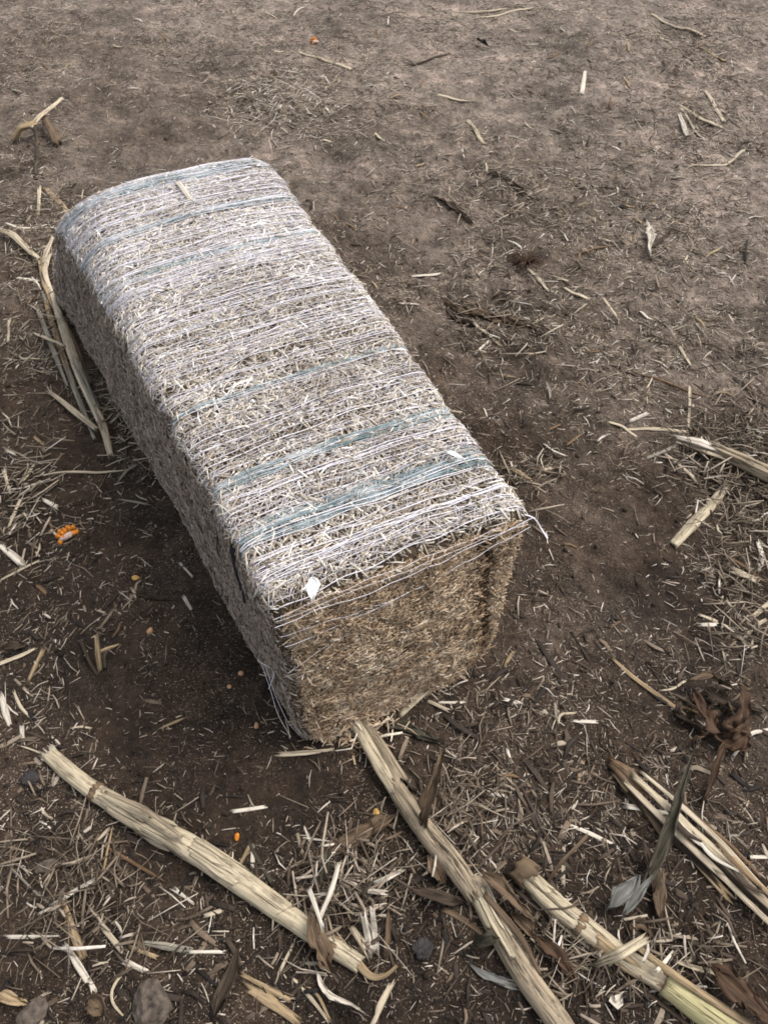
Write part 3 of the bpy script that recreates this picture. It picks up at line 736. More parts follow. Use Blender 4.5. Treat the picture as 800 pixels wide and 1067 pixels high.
strip(root, [(35, 132), (38, 142), (37, 186)], [5, 4, 5], 'leafdark', [.03, .02, .0], flat=.8, name='root')
root, P, r = stalk('shattered stalk with shredded white end among the straw heap', [(752, 471), (772, 479), (800, 491), (822, 500)], [20, 24, 25, 25], 'stained', cracks=((1.4, .0, .9, .15, .5), (2.1, .1, .8, .12, .4)), jag=(.03, .01), zs=[.012]*4, ph='the shattered stalk', ridge=.12)
fray(root, P, r, 0, 'cream', 18, .03)
for pts, w, mt, zs in (([(712, 455), (730, 460), (752, 469)], [7, 13, 9], 'white', [.012, .02, .018]), ([(716, 461), (735, 468), (756, 475)], [6, 10, 8], 'cream', [.01, .014, .014]), ([(722, 455), (742, 463), (764, 470)], [3, 7, 5], 'cream', [.008, .016, .014]), ([(742, 474), (765, 486), (790, 500)], [5, 7, 6], 'leafdark', [0, .002, .002]),
        ([(768, 474), (786, 480), (806, 486)], [4, 6, 5], 'white', [.018, .022, .02]), ([(725, 468), (740, 476), (758, 482)], [4, 6, 4], 'leafbrown', [0, .002, .0])):
    strip(root, pts, w, mt, zs, flat=.3, jag=2.2)
stalk('stubby flat stalk piece with dark cracks, slanting below the shattered stalk', [(757, 503), (742, 523), (722, 545), (702, 566)], [11, 14, 16, 13], 'pale', cracks=((1.3, .1, .6, .15, .4), (1.9, .5, .95, .15, .4)), flat=.5, ph='the cracked stalk piece')
stalk('thin bent brown stalk pointing at the dark leaf clump', [(643, 687), (660, 702), (680, 717), (713, 744)], [5, 7, 7, 6], 'tan', ph='the thin bent stalk')
stalk('short split stub poking out from under the open end of the bale', [(458, 704), (440, 722), (418, 744)], [9, 11, 9], 'pale', zs=[.012, .01, .004], ph='the stub under the bale')
stalk('small split stalk piece lying just off the bale\'s near corner', [(294, 787), (320, 786), (345, 783)], [8, 8, 4], 'cream', flat=.55, ph="the bale's near corner")
stalk('curved stem piece touching the long side of the bale', [(520, 484), (540, 490), (562, 506)], [5, 8, 8], 'tan', ph='the curved stem piece')
stalk('slim long stalk beneath the orange kernel cluster far away', [(311, 53), (335, 61), (366, 72)], [4, 5, 6], 'cream', ph='the slim far stalk')
stalk('stubby pale stalk piece with a knot, alone on the far soil', [(488, 121), (495, 133), (504, 148)], [6, 6, 7], 'pale', ph='the lone stubby stalk')
stalk('upper slanting stick of the far loose stick group', [(735, 95), (745, 110), (754, 126)], [5, 6, 6], 'cream', ph='the far stick group')
stalk('thickest stick of the far loose stick group', [(709, 112), (728, 122), (752, 133)], [4, 7, 6], 'cream')
stalk('thin lower stick of the far loose stick group', [(708, 117), (722, 128), (737, 142)], [4, 4, 4], 'cream')
stalk('short wide chip in the far loose stick group', [(707, 122), (718, 135)], [6, 8], 'white')
stalk('long thin stick at the edge of the farthest trash heap', [(679, 14), (705, 26), (735, 38)], [5, 5, 6], 'cream', ph='the farthest trash heap')
stalk('short stick below the farthest trash heap', [(730, 46), (742, 51), (756, 59)], [4, 5, 5], 'tan')
stalk('grey stalk piece hollow at one end, under the thick pale stalk', [(150, 982), (172, 986), (199, 991)], [6, 11, 9], 'grey', flat=.6, ph='the grey hollow piece')
stalk('tan torn stalk scrap beneath the bright straw near the corner stone', [(62, 934), (70, 960), (84, 995)], [5, 11, 12], 'tan', flat=.5, ph='the torn tan scrap')

# ------------------------------------------------------------------ leaves
leaf_obj('long brown leaf strip lying between the thick pale stalk and the split stained stalk', [(306, 906), (340, 890), (380, 868), (424, 842)], [10, 16, 20, 14], 'leafbrown', ph='the long brown leaf')
leaf_obj('dark olive leaf bent over the long brown leaf', [(345, 884), (340, 905), (336, 928)], [9, 13, 9], 'leafolive', [.016, .014, .002])
leaf_obj('grey olive leaf poking out under the open end of the bale', [(384, 752), (425, 762), (468, 775)], [10, 15, 8], 'leafolive', ph='the grey olive leaf')
leaf_obj('tall narrow olive leaf standing over the slatted stalk', [(660, 948), (690, 880), (708, 830), (728, 768)], [11, 15, 10, 4], 'leafolive', [.004, .02, .032, .045], fold=.8, twist=.5, ph='the tall olive leaf')
leaf_obj('silver grey torn leaf, wider of the pair beneath the tall olive leaf', [(633, 950), (650, 928), (668, 908)], [10, 18, 8], 'leafgrey', [.012, .02, .02], ph='the silver leaves')
leaf_obj('silver grey pointed leaf, narrower of the pair beneath the tall olive leaf', [(648, 954), (664, 932), (685, 905)], [8, 13, 6], 'leafgrey', [.012, .02, .025])
leaf_obj('dark brown upright leaf beside the silver leaves', [(684, 950), (680, 910), (668, 868)], [14, 17, 10], 'leafdark', [0, .01, .02])
leaf_obj('dull leaf fragment between the slatted stalk and silver leaves', [(690, 962), (685, 935), (690, 905)], [10, 13, 9], 'leafbrown', [0, .006, .01])
cl = empty('leaf_clump', at(745, 745)); tag(cl, 'dark rusty clump of crumpled corn leaves beyond the slatted stalk', 'leaf', G_LF); LAND.append((745, 745, 'the dark leaf clump'))
for pts, w, mt, zs, fo in (([(716, 708), (740, 702), (775, 722)], [10, 16, 8], 'leafbrown', [.03, .04, .01], .9), ([(722, 720), (735, 745), (760, 770)], [14, 22, 14], 'leafrust', [.02, .03, .01], .8), ([(772, 712), (776, 740), (758, 768)], [8, 22, 26], 'leafrust', [.035, .03, .02], .9),
        ([(700, 738), (725, 758), (772, 775)], [10, 20, 14], 'leafdark', [0, .01, .01], .5), ([(742, 760), (765, 775), (785, 752)], [18, 30, 14], 'leafrust', [.015, .02, .02], .9), ([(758, 768), (742, 808), (724, 846)], [7, 9, 8], 'leafrust', [.03, .015, .0], .6), ([(735, 712), (755, 728), (800, 742)], [7, 10, 8], 'leafdark', [.02, .02, .0], .6)):
    leaf_obj(None, pts, w, mt, [z*.7 for z in zs], fold=fo*.5, wave=.9, twist=.6, tips=.12, parent=cl, name='leaf_blade')
leaf_obj('broad dark brown leaf at the picture corner beside the yellow green stalk', [(738, 1006), (765, 1030), (812, 1068)], [16, 28, 34], 'leafrust', [.02, .03, .03], ph='the broad corner leaf')
leaf_obj('rusty husk lying between the blotched and yellow green stalks', [(556, 972), (578, 995), (606, 1030)], [12, 20, 10], 'leafrust', [.006, .01, .004], ph='the rusty husk')
leaf_obj('tan papery sheath curling off the top of the blotched stalk', [(498, 912), (518, 924), (560, 962)], [13, 16, 7], 'leafbrown', [.03, .024, .006], twist=.4)
leaf_obj('reddish papery leaf beside the charred stalk end', [(530, 950), (545, 962), (556, 978)], [10, 14, 8], 'leafbrown')
leaf_obj('dark green black leaf curled beside the blotched stalk', [(492, 986), (506, 984), (522, 978)], [14, 24, 12], 'leafolive', [.006, .016, .02], fold=.7, ph='the curled black leaf')
leaf_obj('grey leaf ribbon trailing below the curled black leaf', [(484, 1002), (510, 1020), (540, 1028), (556, 1048)], [5, 9, 12, 10], 'leafgrey')
leaf_obj('dull grey brown leaf running out of the picture under the thick pale stalk', [(252, 982), (242, 1015), (222, 1068)], [6, 15, 14], 'leafdark', ph='the dull grey leaf')
leaf_obj('golden brown leaf strip standing among white chips', [(405, 946), (404, 975), (401, 1006)], [7, 11, 9], 'leafbrown', [.02, .01, .002])
leaf_obj('dark leaf strip crossing behind the golden brown strip', [(352, 970), (385, 945), (425, 918)], [12, 14, 12], 'leafdark')
leaf_obj('twisted dark leaf against the flank of the blotched stalk', [(425, 925), (455, 935), (490, 945)], [9, 14, 8], 'leafdark', [.01, .012, 0])
leaf_obj('brown leaf beside the broken joint of the split stained stalk', [(445, 890), (452, 905), (462, 925)], [8, 15, 10], 'leafbrown', [.02, .015, .0])
leaf_obj('yellow brown curled leaf between the corner stone and torn tan scrap', [(94, 1040), (103, 1046), (108, 1058)], [12, 18, 12], 'leafbrown', [.006, .012, .004], fold=.8)
leaf_obj('tan leaf scrap cut by the picture edge near the smaller stone', [(-6, 1034), (12, 1040), (30, 1046)], [10, 10, 5], 'tan', [.01, .008, 0])
leaf_obj('dark slim leaf by the single bare kernel', [(130, 614), (155, 620), (182, 625)], [3, 8, 5], 'leafdark', ph='the dark slim leaf')
leaf_obj('flat brown leaf strips beyond the long side of the bale', [(455, 302), (490, 320), (530, 333), (578, 351)], [5, 10, 12, 8], 'leafbrown', ph='the flat brown strips')
leaf_obj('thin dark strip beside the flat brown strips', [(462, 308), (480, 330), (512, 345)], [4, 7, 5], 'leafdark')
leaf_obj('dark rotten strip on bare soil beyond the bale', [(448, 205), (470, 213), (496, 230)], [5, 8, 5], 'leafdark', ph='the rotten strip')
leaf_obj('dark rotten strip, farther of the two on the soil beyond the bale', [(505, 182), (525, 190), (560, 208)], [4, 7, 4], 'leafdark')
leaf_obj('white torn husk standing out alone on the far chaff', [(674, 226), (679, 245), (677, 257), (680, 270)], [4, 10, 6, 8], 'white', [.012, .012, .006, .004], ph='the white husk', fold=.3)
leaf_obj('dark blade crossing the white husk', [(678, 258), (690, 246), (708, 230)], [3, 4, 3], 'leafdark', [.006, .006, .008])
leaf_obj('flat dark leaf pressed in the soil under the split stained stalk', [(412, 800), (428, 812), (440, 836)], [12, 20, 12], 'leafdark')
leaf_obj('wrinkled brown leaf lying beyond the near tip of the tall olive leaf', [(655, 975), (668, 962), (690, 985)], [12, 18, 9], 'leafbrown', [0, .006, 0])
leaf_obj('dark leaf shred at the left picture edge by the long straw', [(-4, 672), (12, 668), (26, 664)], [12, 16, 8], 'leafdark', [.004, .008, 0])
leaf_obj('white ribbon of husk curling out of the picture below the thick pale stalk', [(330, 1008), (340, 1035), (362, 1046), (388, 1062)], [4, 7, 7, 5], 'white', [.006, .008, .01, .006], twist=.8)

rc_ = random.Random(5)
for k_ in range(16):
    a0, b0 = rc_.uniform(705, 785), rc_.uniform(700, 785); an = rc_.uniform(0, 6.28); l_ = rc_.uniform(10, 26)
    leaf_obj(None, [(a0, b0), (a0+math.cos(an)*l_*.5+rc_.uniform(-4, 4), b0+math.sin(an)*l_*.4), (a0+math.cos(an)*l_, b0+math.sin(an)*l_*.8)], [rc_.uniform(3, 6), rc_.uniform(6, 13), rc_.uniform(2, 6)], rc_.choice(['leafdark', 'leafdark', 'leafrust', 'leafbrown']), [rc_.uniform(0, .012), rc_.uniform(.004, .026), rc_.uniform(0, .012)], fold=rc_.uniform(.1, .8), wave=.9, twist=.8, tips=.12, parent=cl, name='leaf_blade')
# ------------------------------------------------------------------ straws and chips placed from the picture
Sp = splinter
Sp('bright straw pointing at the torn tan scrap', [(96, 914), (66, 931), (36, 950)], [5, 6, 3], 'white', ph='the bright straw')
Sp('level bleached straw at the edge of the picture, beneath the bright straw', [(5, 974), (30, 974), (56, 973)], [4, 4, 2], 'white')
Sp('curved pale straw with a cut top, leading to the yellow brown leaf', [(68, 986), (80, 1004), (97, 1031)], [5, 7, 6], 'white')
Sp('long straight straw slanting between the torn tan scrap and grey hollow piece', [(88, 944), (108, 968), (130, 994)], [5, 6, 6], 'cream')
Sp('short bleached straw beside the corner stone', [(135, 1004), (150, 1011)], [6, 5], 'white')
Sp('round white straw sticking from the grey hollow piece', [(200, 993), (232, 993)], [4, 4], 'white', flat=.9)
Sp('tan chip next to the grey hollow piece', [(138, 987), (160, 996)], [5, 5], 'tan')
Sp('brown stick leaning by the orange kernel', [(261, 883), (248, 908)], [5, 4], 'tan', ph='the leaning brown stick')
Sp('white chip standing next to the leaning brown stick', [(264, 887), (264, 905)], [4, 5], 'white')
Sp('dark stick behind the white standing chip', [(260, 879), (270, 898), (283, 920)], [3, 5, 4], 'leafolive')
Sp('level white straw on bare soil between the bale and thick pale stalk', [(245, 847), (274, 843)], [4, 4], 'white', ph='the level white straw')
Sp('tiny upright straw on bare soil above the long brown leaf', [(318, 864), (325, 882)], [2, 3], 'white')
Sp('cream straw with a bright tip beyond the charred stalk end', [(594, 859), (615, 868), (641, 881)], [3, 5, 5], 'white', ph='the bright tipped straw')
Sp('white chip leaning against the slatted stalk', [(653, 840), (668, 843), (686, 847)], [6, 5, 7], 'white')
Sp('thick white chip at the picture edge below the kernel cob', [(2, 568), (18, 581)], [8, 9], 'white', ph='the thick white chip')
Sp('long thin straw near the thick white chip', [(0, 600), (18, 590), (37, 580)], [2, 3, 2], 'cream')
Sp('long curved straw reaching in from the picture edge', [(-4, 686), (14, 680), (33, 672)], [5, 5, 3], 'cream', ph='the long curved straw')
Sp('standing tan stub next to the long curved straw', [(41, 678), (34, 692), (28, 705)], [5, 5, 4], 'tan')
Sp('white curl at the picture edge beyond the frayed stalk end', [(-2, 722), (2, 738), (6, 750)], [6, 8, 4], 'white')
Sp('upright white chip near the frayed stalk end', [(20, 754), (21, 769)], [5, 4], 'white')
Sp('curved thin straw above the frayed stalk end', [(12, 718), (18, 732), (27, 742)], [3, 4, 3], 'cream')
st = empty('stubble_stub', at(104, 700)); tag(st, 'small rooted stubble stub with two upright stems on bare soil', 'stubble'); LAND.append((104, 685, 'the stubble stub'))
for pts, w, mt, zs in (([(105, 698), (103, 684), (101, 664)], [6, 6, 4], 'tan', [0, .02, .035]), ([(110, 696), (109, 684), (113, 676)], [5, 5, 4], 'leafolive', [0, .015, .02]), ([(104, 680), (114, 676), (124, 672)], [4, 4, 2], 'tan', [.02, .02, .012]), ([(102, 702), (94, 690), (84, 668)], [4, 4, 3], 'leafdark', [0, .004, .002])):
    strip(st, pts, w, mt, zs, flat=.8, name='stem')
Sp('white splinter pair piece, upper, near the long side shadow', [(189, 588), (200, 600)], [3, 2], 'white')
Sp('white splinter by the tip of the dark slim leaf', [(193, 624), (200, 636)], [4, 3], 'white')
Sp('steep splinter near the picture edge, first of the bunch above the cob', [(34, 484), (28, 494), (22, 501)], [3, 4, 3], 'cream', ph='the splinter bunch at the edge')
Sp('upright pale splinter at the very edge of the picture in the bunch', [(4, 490), (10, 512)], [4, 3], 'cream')
Sp('longest splinter of the bunch above the kernel cob', [(19, 518), (14, 530), (7, 546)], [4, 4, 3], 'cream')
Sp('slim splinter crossing the longest of the bunch', [(38, 503), (24, 513)], [3, 3], 'cream')
Sp('white chip lying between the bunch and the kernel cob', [(46, 520), (57, 526)], [4, 5], 'white')
Sp('short chip left of the jointed stalk foot', [(6, 466), (14, 470)], [3, 4], 'white')
twig('long thin twig at the foot of the jointed stalk', [(34, 495), (80, 489), (132, 484)], [2, 3, 3], 'cream', ph='the long thin twig')
twig('bent grey twig near the long side of the bale', [(120, 498), (132, 485), (152, 474)], [2, 3, 2], 'grey')
twig('pale straight twig on dark soil beside the bale', [(121, 517), (140, 520), (158, 523)], [2, 3, 2], 'grey', ph='the pale straight twig')
Sp('upright straw by the far corner of the bale', [(40, 194), (40, 208), (39, 221)], [4, 4, 3], 'cream', zs=[.02, .01, 0])
Sp('tan strip slanting to the far corner of the bale', [(48, 194), (62, 208), (75, 226)], [5, 6, 4], 'tan', ph='the tan strip at the far corner')
Sp('straw stuck upright beside the flattened stalk', [(54, 245), (48, 258), (43, 272)], [4, 6, 5], 'cream', zs=[.02, .012, .0])
Sp('white straw lying level under the flattened stalk', [(18, 286), (38, 290)], [3, 4], 'white')
Sp('pale straw by the tip of the flattened stalk', [(8, 234), (24, 238), (50, 232)], [3, 4, 2], 'white')
Sp('short straw crossing the jointed stalk', [(36, 345), (52, 350), (64, 354)], [3, 4, 3], 'cream', zs=[.004, .016, .028])
Sp('thin straw crossing below the short one at the jointed stalk', [(22, 366), (46, 368)], [3, 3], 'cream')
Sp('steep straw left of the jointed stalk', [(8, 330), (6, 350)], [4, 3], 'cream')
Sp('white chip at the picture edge below the shattered stalk', [(790, 567), (794, 580), (791, 592)], [5, 7, 4], 'white', ph='the white edge chip')
Sp('rounded cream chip below the straw heap', [(769, 597), (783, 603)], [8, 8], 'cream', ph='the rounded cream chip')
twig('brown twig slanting past the rounded cream chip', [(756, 578), (780, 594), (803, 609)], [3, 4, 3], 'brown')
Sp('fan of stiff straw at the picture edge, main piece', [(804, 624), (795, 632), (784, 641)], [5, 6, 4], 'cream', ph='the stiff straw fan')
Sp('cream straw pointing up into the stiff straw fan', [(778, 661), (788, 650), (800, 642)], [4, 5, 4], 'cream')
Sp('grey stick meeting the cream straw below the stiff fan', [(764, 652), (772, 662), (778, 671)], [4, 5, 4], 'grey')
Sp('cream stick below the stiff fan on the chaff', [(730, 640), (744, 646), (758, 653)], [3, 5, 4], 'cream')
Sp('white husk sliver beside the cream stick', [(731, 651), (745, 651)], [4, 5], 'white')
twig('thin bent twig crossing the open chaff', [(659, 384), (698, 399), (742, 412)], [3, 3, 2], 'brown', ph='the thin bent twig')
Sp('thin straw standing below the thin bent twig', [(719, 402), (719, 420), (718, 442)], [3, 3, 3], 'cream')
Sp('pale chip lying above the long jointed straw', [(658, 435), (674, 428)], [4, 4], 'white')
Sp('jointed straw bending down near the shattered stalk', [(635, 437), (648, 441), (662, 450)], [4, 4, 3], 'cream')
Sp('long level straw leading to the shattered stalk', [(655, 444), (682, 443), (712, 447)], [3, 5, 4], 'cream', ph='the long level straw')
Sp('slanting straw under the shattered stalk', [(694, 474), (710, 487), (725, 500)], [3, 5, 4], 'cream')
Sp('grey straw crossing under the long level straw', [(670, 477), (690, 470), (712, 460)], [3, 4, 4], 'grey')
twig('fine straw upright over the thin bent twig end', [(681, 389), (676, 400), (671, 407)], [2, 2, 2], 'cream')
Sp('straight pale straw by the brown fibre tuft', [(552, 280), (560, 288), (571, 298)], [3, 4, 3], 'cream')
Sp('pale straw beyond the long side of the bale, lying level', [(430, 282), (456, 280)], [3, 4], 'white', ph='the level straw beyond the bale')
Sp('slanting straw below the flat brown strips', [(496, 338), (508, 347), (521, 359)], [4, 4, 3], 'cream')
Sp('short white straw near the flat brown strips', [(495, 367), (508, 355)], [3, 3], 'white')
Sp('pale straw on open chaff beyond the thin bent twig', [(590, 295), (602, 302), (617, 310)], [3, 4, 4], 'cream', ph='the pale chaff straw')
Sp('thin straw next to the pale chaff straw', [(630, 308), (642, 326)], [3, 3], 'cream')
Sp('straw slanting on open chaff below the white husk', [(708, 358), (720, 376)], [4, 3], 'cream')
twig('long twig between the fibre tuft and white husk', [(598, 263), (620, 256), (640, 251)], [2, 3, 2], 'brown')
Sp('upright pale straw on the far sandy soil', [(609, 77), (606, 97)], [4, 5], 'white', ph='the upright far straw')
Sp('level pale straw on the far sandy soil', [(456, 95), (474, 97), (493, 98)], [4, 4, 2], 'cream', ph='the level far straw')
Sp('pale long straw at the top edge of the picture', [(497, 17), (525, 13), (550, 9)], [3, 4, 4], 'cream', ph='the top edge straw')
twig('thin twig above the pale long straw at the top edge', [(474, 7), (505, 8), (532, 7)], [2, 3, 2], 'cream')
twig('dark twig on the far sandy soil', [(420, 66), (445, 59), (470, 51)], [2, 2, 2], 'leafdark')
Sp('bent straw under the far stick group', [(722, 164), (755, 165), (775, 153)], [3, 3, 4], 'cream', ph='the bent far straw')
Sp('straw sticking out by the stub under the bale', [(444, 727), (465, 737)], [4, 4], 'cream')
Sp('level white straw near the stub under the bale', [(457, 729), (481, 729)], [3, 3], 'white')
Sp('white chip on open soil in front of the bale', [(528, 726), (540, 729)], [4, 4], 'white', ph='the white chip in front')
Sp('pair of thin chips lying together on open soil, longer', [(598, 749), (620, 750)], [3, 4], 'white')
Sp('hooked straw on open soil in front of the bale', [(582, 752), (585, 743), (600, 741)], [2, 3, 2], 'cream')
Sp('white chip beside the split stained stalk', [(510, 826), (523, 829)], [5, 5], 'white')
Sp('short upright chip by the dark soil in front', [(529, 780), (532, 790)], [3, 3], 'white')
Sp('thick white straw among the chips by the golden brown strip', [(388, 951), (392, 985)], [5, 7], 'white', zs=[.02, 0], ph='the white chip cluster')
Sp('white chip leaning on its thicker neighbour', [(379, 957), (386, 990)], [6, 7], 'white', zs=[.018, 0])
Sp('cream wide chip left of the white chip cluster', [(368, 968), (380, 988)], [6, 9], 'cream')
Sp('long pale straw rising from the thick pale stalk', [(353, 902), (346, 928), (334, 958)], [4, 6, 4], 'white', zs=[.02, .03, .03])
Sp('second pale straw rising from the thick pale stalk', [(323, 929), (329, 945), (336, 966)], [5, 5, 4], 'white', zs=[.02, .03, .035])
Sp('white straw lying below the dark olive leaf', [(328, 937), (341, 932)], [4, 4], 'white')
Sp('white straw crossing the dark leaf strip', [(392, 920), (404, 915), (416, 909)], [5, 6, 4], 'white', zs=[.01, .014, .012])
Sp('short white straw on the dark leaf strip', [(384, 929), (400, 931)], [5, 5], 'white', zs=[.016, .016])
Sp('white stub beneath the pale straw row', [(375, 908), (375, 918)], [5, 4], 'white')
Sp('white sliver above the long brown leaf end', [(378, 897), (391, 904)], [4, 4], 'white')
Sp('pinkish stick at the bottom edge of the picture', [(262, 1032), (280, 1043), (304, 1060)], [9, 12, 9], 'tan', ph='the pinkish stick')
Sp('straight tan stick above the pinkish stick', [(254, 1017), (278, 1030), (302, 1043)], [4, 5, 5], 'tan')
Sp('orange tan stick butting the curled black leaf', [(464, 950), (485, 962), (506, 977)], [6, 7, 6], 'leafbrown', name='straw_splinter')
Sp('one prong of the forked straw at the bottom edge', [(408, 1028), (398, 1048), (388, 1069)], [4, 5, 5], 'cream', ph='the forked straw')
Sp('other prong of the forked straw, steeper', [(404, 1030), (394, 1050), (391, 1070)], [3, 4, 3], 'cream')
Sp('looped thin straw beside the leaf scrap of the thick pale stalk', [(307, 1022), (325, 1042), (342, 1064)], [3, 4, 3], 'cream')
Sp('thin straw closing the loop next to the looped straw', [(308, 1022), (330, 1036), (343, 1062)], [2, 3, 3], 'tan')
Sp('pale wide strip laid across the yellow green stalk', [(627, 1001), (648, 992), (670, 979)], [9, 11, 9], 'pale', zs=[.018, .04, .03])
Sp('cream stick beside the strip across the yellow green stalk', [(707, 1002), (725, 1008), (742, 1012)], [4, 6, 6], 'cream', ph='the cream stick')
Sp('slim straw propped above the yellow green stalk', [(703, 990), (695, 1000), (686, 1010)], [3, 4, 4], 'white', zs=[.0, .02, .03])
Sp('thin straw standing next to the slim propped straw', [(676, 981), (672, 1000)], [3, 3], 'white', zs=[.01, .03])
Sp('thin pale curved straw hooking round the leaf clump', [(802, 759), (782, 764), (765, 786)], [4, 4, 3], 'white', ph='the pale hooked straw')
Sp('white straw cut by the picture edge over the slatted stalk', [(782, 892), (803, 892)], [4, 4], 'white')
Sp('thin upright straw by the bright tipped straw', [(587, 885), (587, 920)], [4, 4], 'cream')
Sp('slim straw slanting to the bright tipped straw', [(570, 920), (585, 898), (610, 872)], [4, 4, 4], 'leafbrown', zs=[.0, .02, .02])
Sp('short brown straw under the grey hollow piece', [(255, 904), (248, 925)], [3, 2], 'brown')
Sp('white straw with a split end under the thick pale stalk', [(184, 928), (200, 940)], [5, 3], 'white')
Sp('small white straw above the corner stone', [(216, 954), (232, 949)], [5, 5], 'cream')
Sp('slanting straw near the sprouting leaf scrap', [(293, 1012), (304, 990)], [4, 4], 'cream')
twig('brown twig crossing below the knot of the thick pale stalk', [(97, 873), (130, 893), (172, 918)], [3, 4, 3], 'brown', ph='the brown twig')
twig('straight thin twig crossing the brown twig', [(115, 857), (109, 885), (104, 912)], [2, 3, 3], 'tan', zs=[.0, .004, .0])
Sp('stubby tan stick hanging below the brown twig', [(127, 911), (114, 927)], [5, 4], 'tan')
Sp('white splinter alongside the top of the straight thin twig', [(109, 862), (95, 876)], [4, 3], 'cream')
twig('curled white root strand beside the corner stone', [(138, 1003), (120, 1026), (118, 1044), (132, 1062)], [2, 3, 3, 3], 'cream')
twig('fine long straw above the bright straw', [(0, 893), (30, 924), (60, 948)], [2, 3, 2], 'grey')
twig('thin straw rooted in the frayed stalk end', [(18, 774), (35, 780), (50, 786)], [2, 2, 2], 'cream')
twig('thin straw lying on bare soil above the thick pale stalk', [(164, 758), (178, 752), (192, 746)], [2, 3, 3], 'tan')
Sp('pale bleached chip on the far end of the bale top', [(187, 192), (193, 200), (199, 208)], [6, 6, 4], 'white', zs=[.293, .293, .293])
o = bpy.data.objects[-1] if False else None
leaf_obj('white shield shaped husk scrap with two tails on the bale top edge', [(325, 602), (326, 614), (326, 630)], [8, 15, 5], 'brightwhite', [.298, .294, .284], fold=.1, wave=.1, name='husk_scrap', cat='husk', group=None, tips=.2)
leaf_obj('bleached husk flake lying on the bale top near its long edge', [(462, 466), (474, 472), (490, 481)], [6, 8, 3], 'brightwhite', [.298, .296, .294], fold=.1, wave=.1, name='husk_scrap', cat='husk', group=None)
leaf_obj('jagged white scrap at the bottom between the two big stalks', [(637, 1036), (642, 1044), (648, 1034)], [9, 15, 8], 'white', [.004, .008, .006], fold=.5, wave=.7, name='husk_scrap', cat='husk', group=None, ph='the jagged white scrap')

# ------------------------------------------------------------------ kernels, cob, stones, scraps
def lump(name, label, cat, px, py, wpx, mat, squash=(1, 1, .7), group=None, sub=3, rough=.3, facet=4, sink=.3, rot=0, ph=None):
    p = at(px, py); r = .5*wpx*depth(p)/F; s = sd()
    v, f, u = rock(sub, r, s, rough, squash, facet)
    c, sn = math.cos(rot), math.sin(rot); v = v@np.array([[c, sn, 0], [-sn, c, 0], [0, 0, 1]])
    v = v+np.array([p[0], p[1], float(gh(p[0], p[1]))+r*squash[2]*(1-sink)])
    o = mesh_obj(name, v, f, M[mat], uv=u, smooth=facet < 6); tag(o, label, cat, group)
    if ph: LAND.append((px, py, ph))
    return o
GK = 'loose corn kernels on the soil'
lump('corn_kernel', 'orange yellow kernel alone on dark soil beside the bale', 'kernel', 142, 604, 8, 'kernelpale', (1, .75, .6), GK, rough=.2, facet=2, sink=.15, ph='the lone orange kernel')
lump('corn_kernel', 'bright orange kernel lying above the thick pale stalk', 'kernel', 249, 876, 8, 'kernel', (.75, 1, .6), GK, rough=.2, facet=2, sink=.15, ph='the bright orange kernel')
lump('corn_kernel', 'pale yellow kernel between the long brown leaf and bale', 'kernel', 392, 849, 9, 'kernelpale', (.8, 1, .6), GK, rough=.2, facet=2, sink=.15, ph='the pale yellow kernel')
lump('corn_kernel', 'dull tan kernel just off the bale\'s near corner', 'kernel', 268, 759, 7, 'kernelbeige', (.7, 1, .6), GK, rough=.2, facet=2, sink=.15)
lump('corn_kernel', 'beige broken kernel on bare soil left of the bale', 'kernel', 158, 661, 8, 'kernelbeige', (.8, 1, .7), GK, rough=.4, facet=3, sink=.15, ph='the beige kernel')
lump('corn_kernel', 'small round beige kernel against the shaded side of the bale', 'kernel', 252, 704, 6, 'kernelbeige', (1, .9, .8), GK, rough=.2, facet=2, sink=.15, ph='the small round kernel')
lump('corn_kernel', 'tiny beige kernel below the small round one', 'kernel', 240, 718, 5, 'kernelbeige', (1, .9, .8), GK, rough=.2, facet=2, sink=.15)
def cob(label, px, py, w, nk, seedv, ph):
    p = at(px, py); p[2] = float(gh(p[0], p[1])); r = .5*w*depth(p)/F; root = empty('corn_cob', p); tag(root, label, 'corn cob', 'cob fragments with orange kernels'); LAND.append((px, py, ph))
    rr = np.random.default_rng(seedv)
    v, f, u = rock(3, r*.62, seedv, .5, (1.15, .7, .55), 5); a = .75; c, s = math.cos(a), math.sin(a); Rm = np.array([[c, s, 0], [-s, c, 0], [0, 0, 1]])
    mesh_obj('cob_core', v@Rm+p+np.array([r*.12, -r*.3, r*.3]), f, M['cob'], root, uv=u)
    k = 0
    for i in range(-2, 3):
        for j in range(-1, 2):
            if k >= nk or (abs(i) == 2 and j == 1): continue
            v, f, u = rock(2, r*.30, seedv+i*7+j*3+60, .25, (.85, 1, .9), 3)
            loc = np.array([i*r*.42, j*r*.40, r*(.72-.12*i*i*.5-.3*j*j)])@Rm+rr.normal(size=3)*r*.05+np.array([0, r*.12, 0])
            mesh_obj('kernel', v@Rm+p+loc, f, M['kernel'], root, uv=u); k += 1
cob('broken cob piece with orange kernels on dark soil beside the bale', 69, 556, 22, 13, 5, 'the kernel cob')
cob('small cluster of orange kernels on the far soil', 328, 44, 11, 8, 9, 'the far kernel cluster')
Sp('thin husk strip poking from the kernel cob', [(52, 548), (60, 556)], [3, 3], 'cream')
GS = 'stones and clods in the soil'
lump('stone', 'large angular grey brown stone at the bottom of the picture', 'stone', 163, 1048, 42, 'stone', (1, 1.1, .55), GS, 4, .3, 6, .3, .4, 'the corner stone')
lump('stone', 'smaller brown stone at the bottom near the picture corner', 'stone', 36, 1057, 30, 'stone', (1.1, .9, .5), GS, 4, .35, 6, .35, .9, 'the smaller stone')
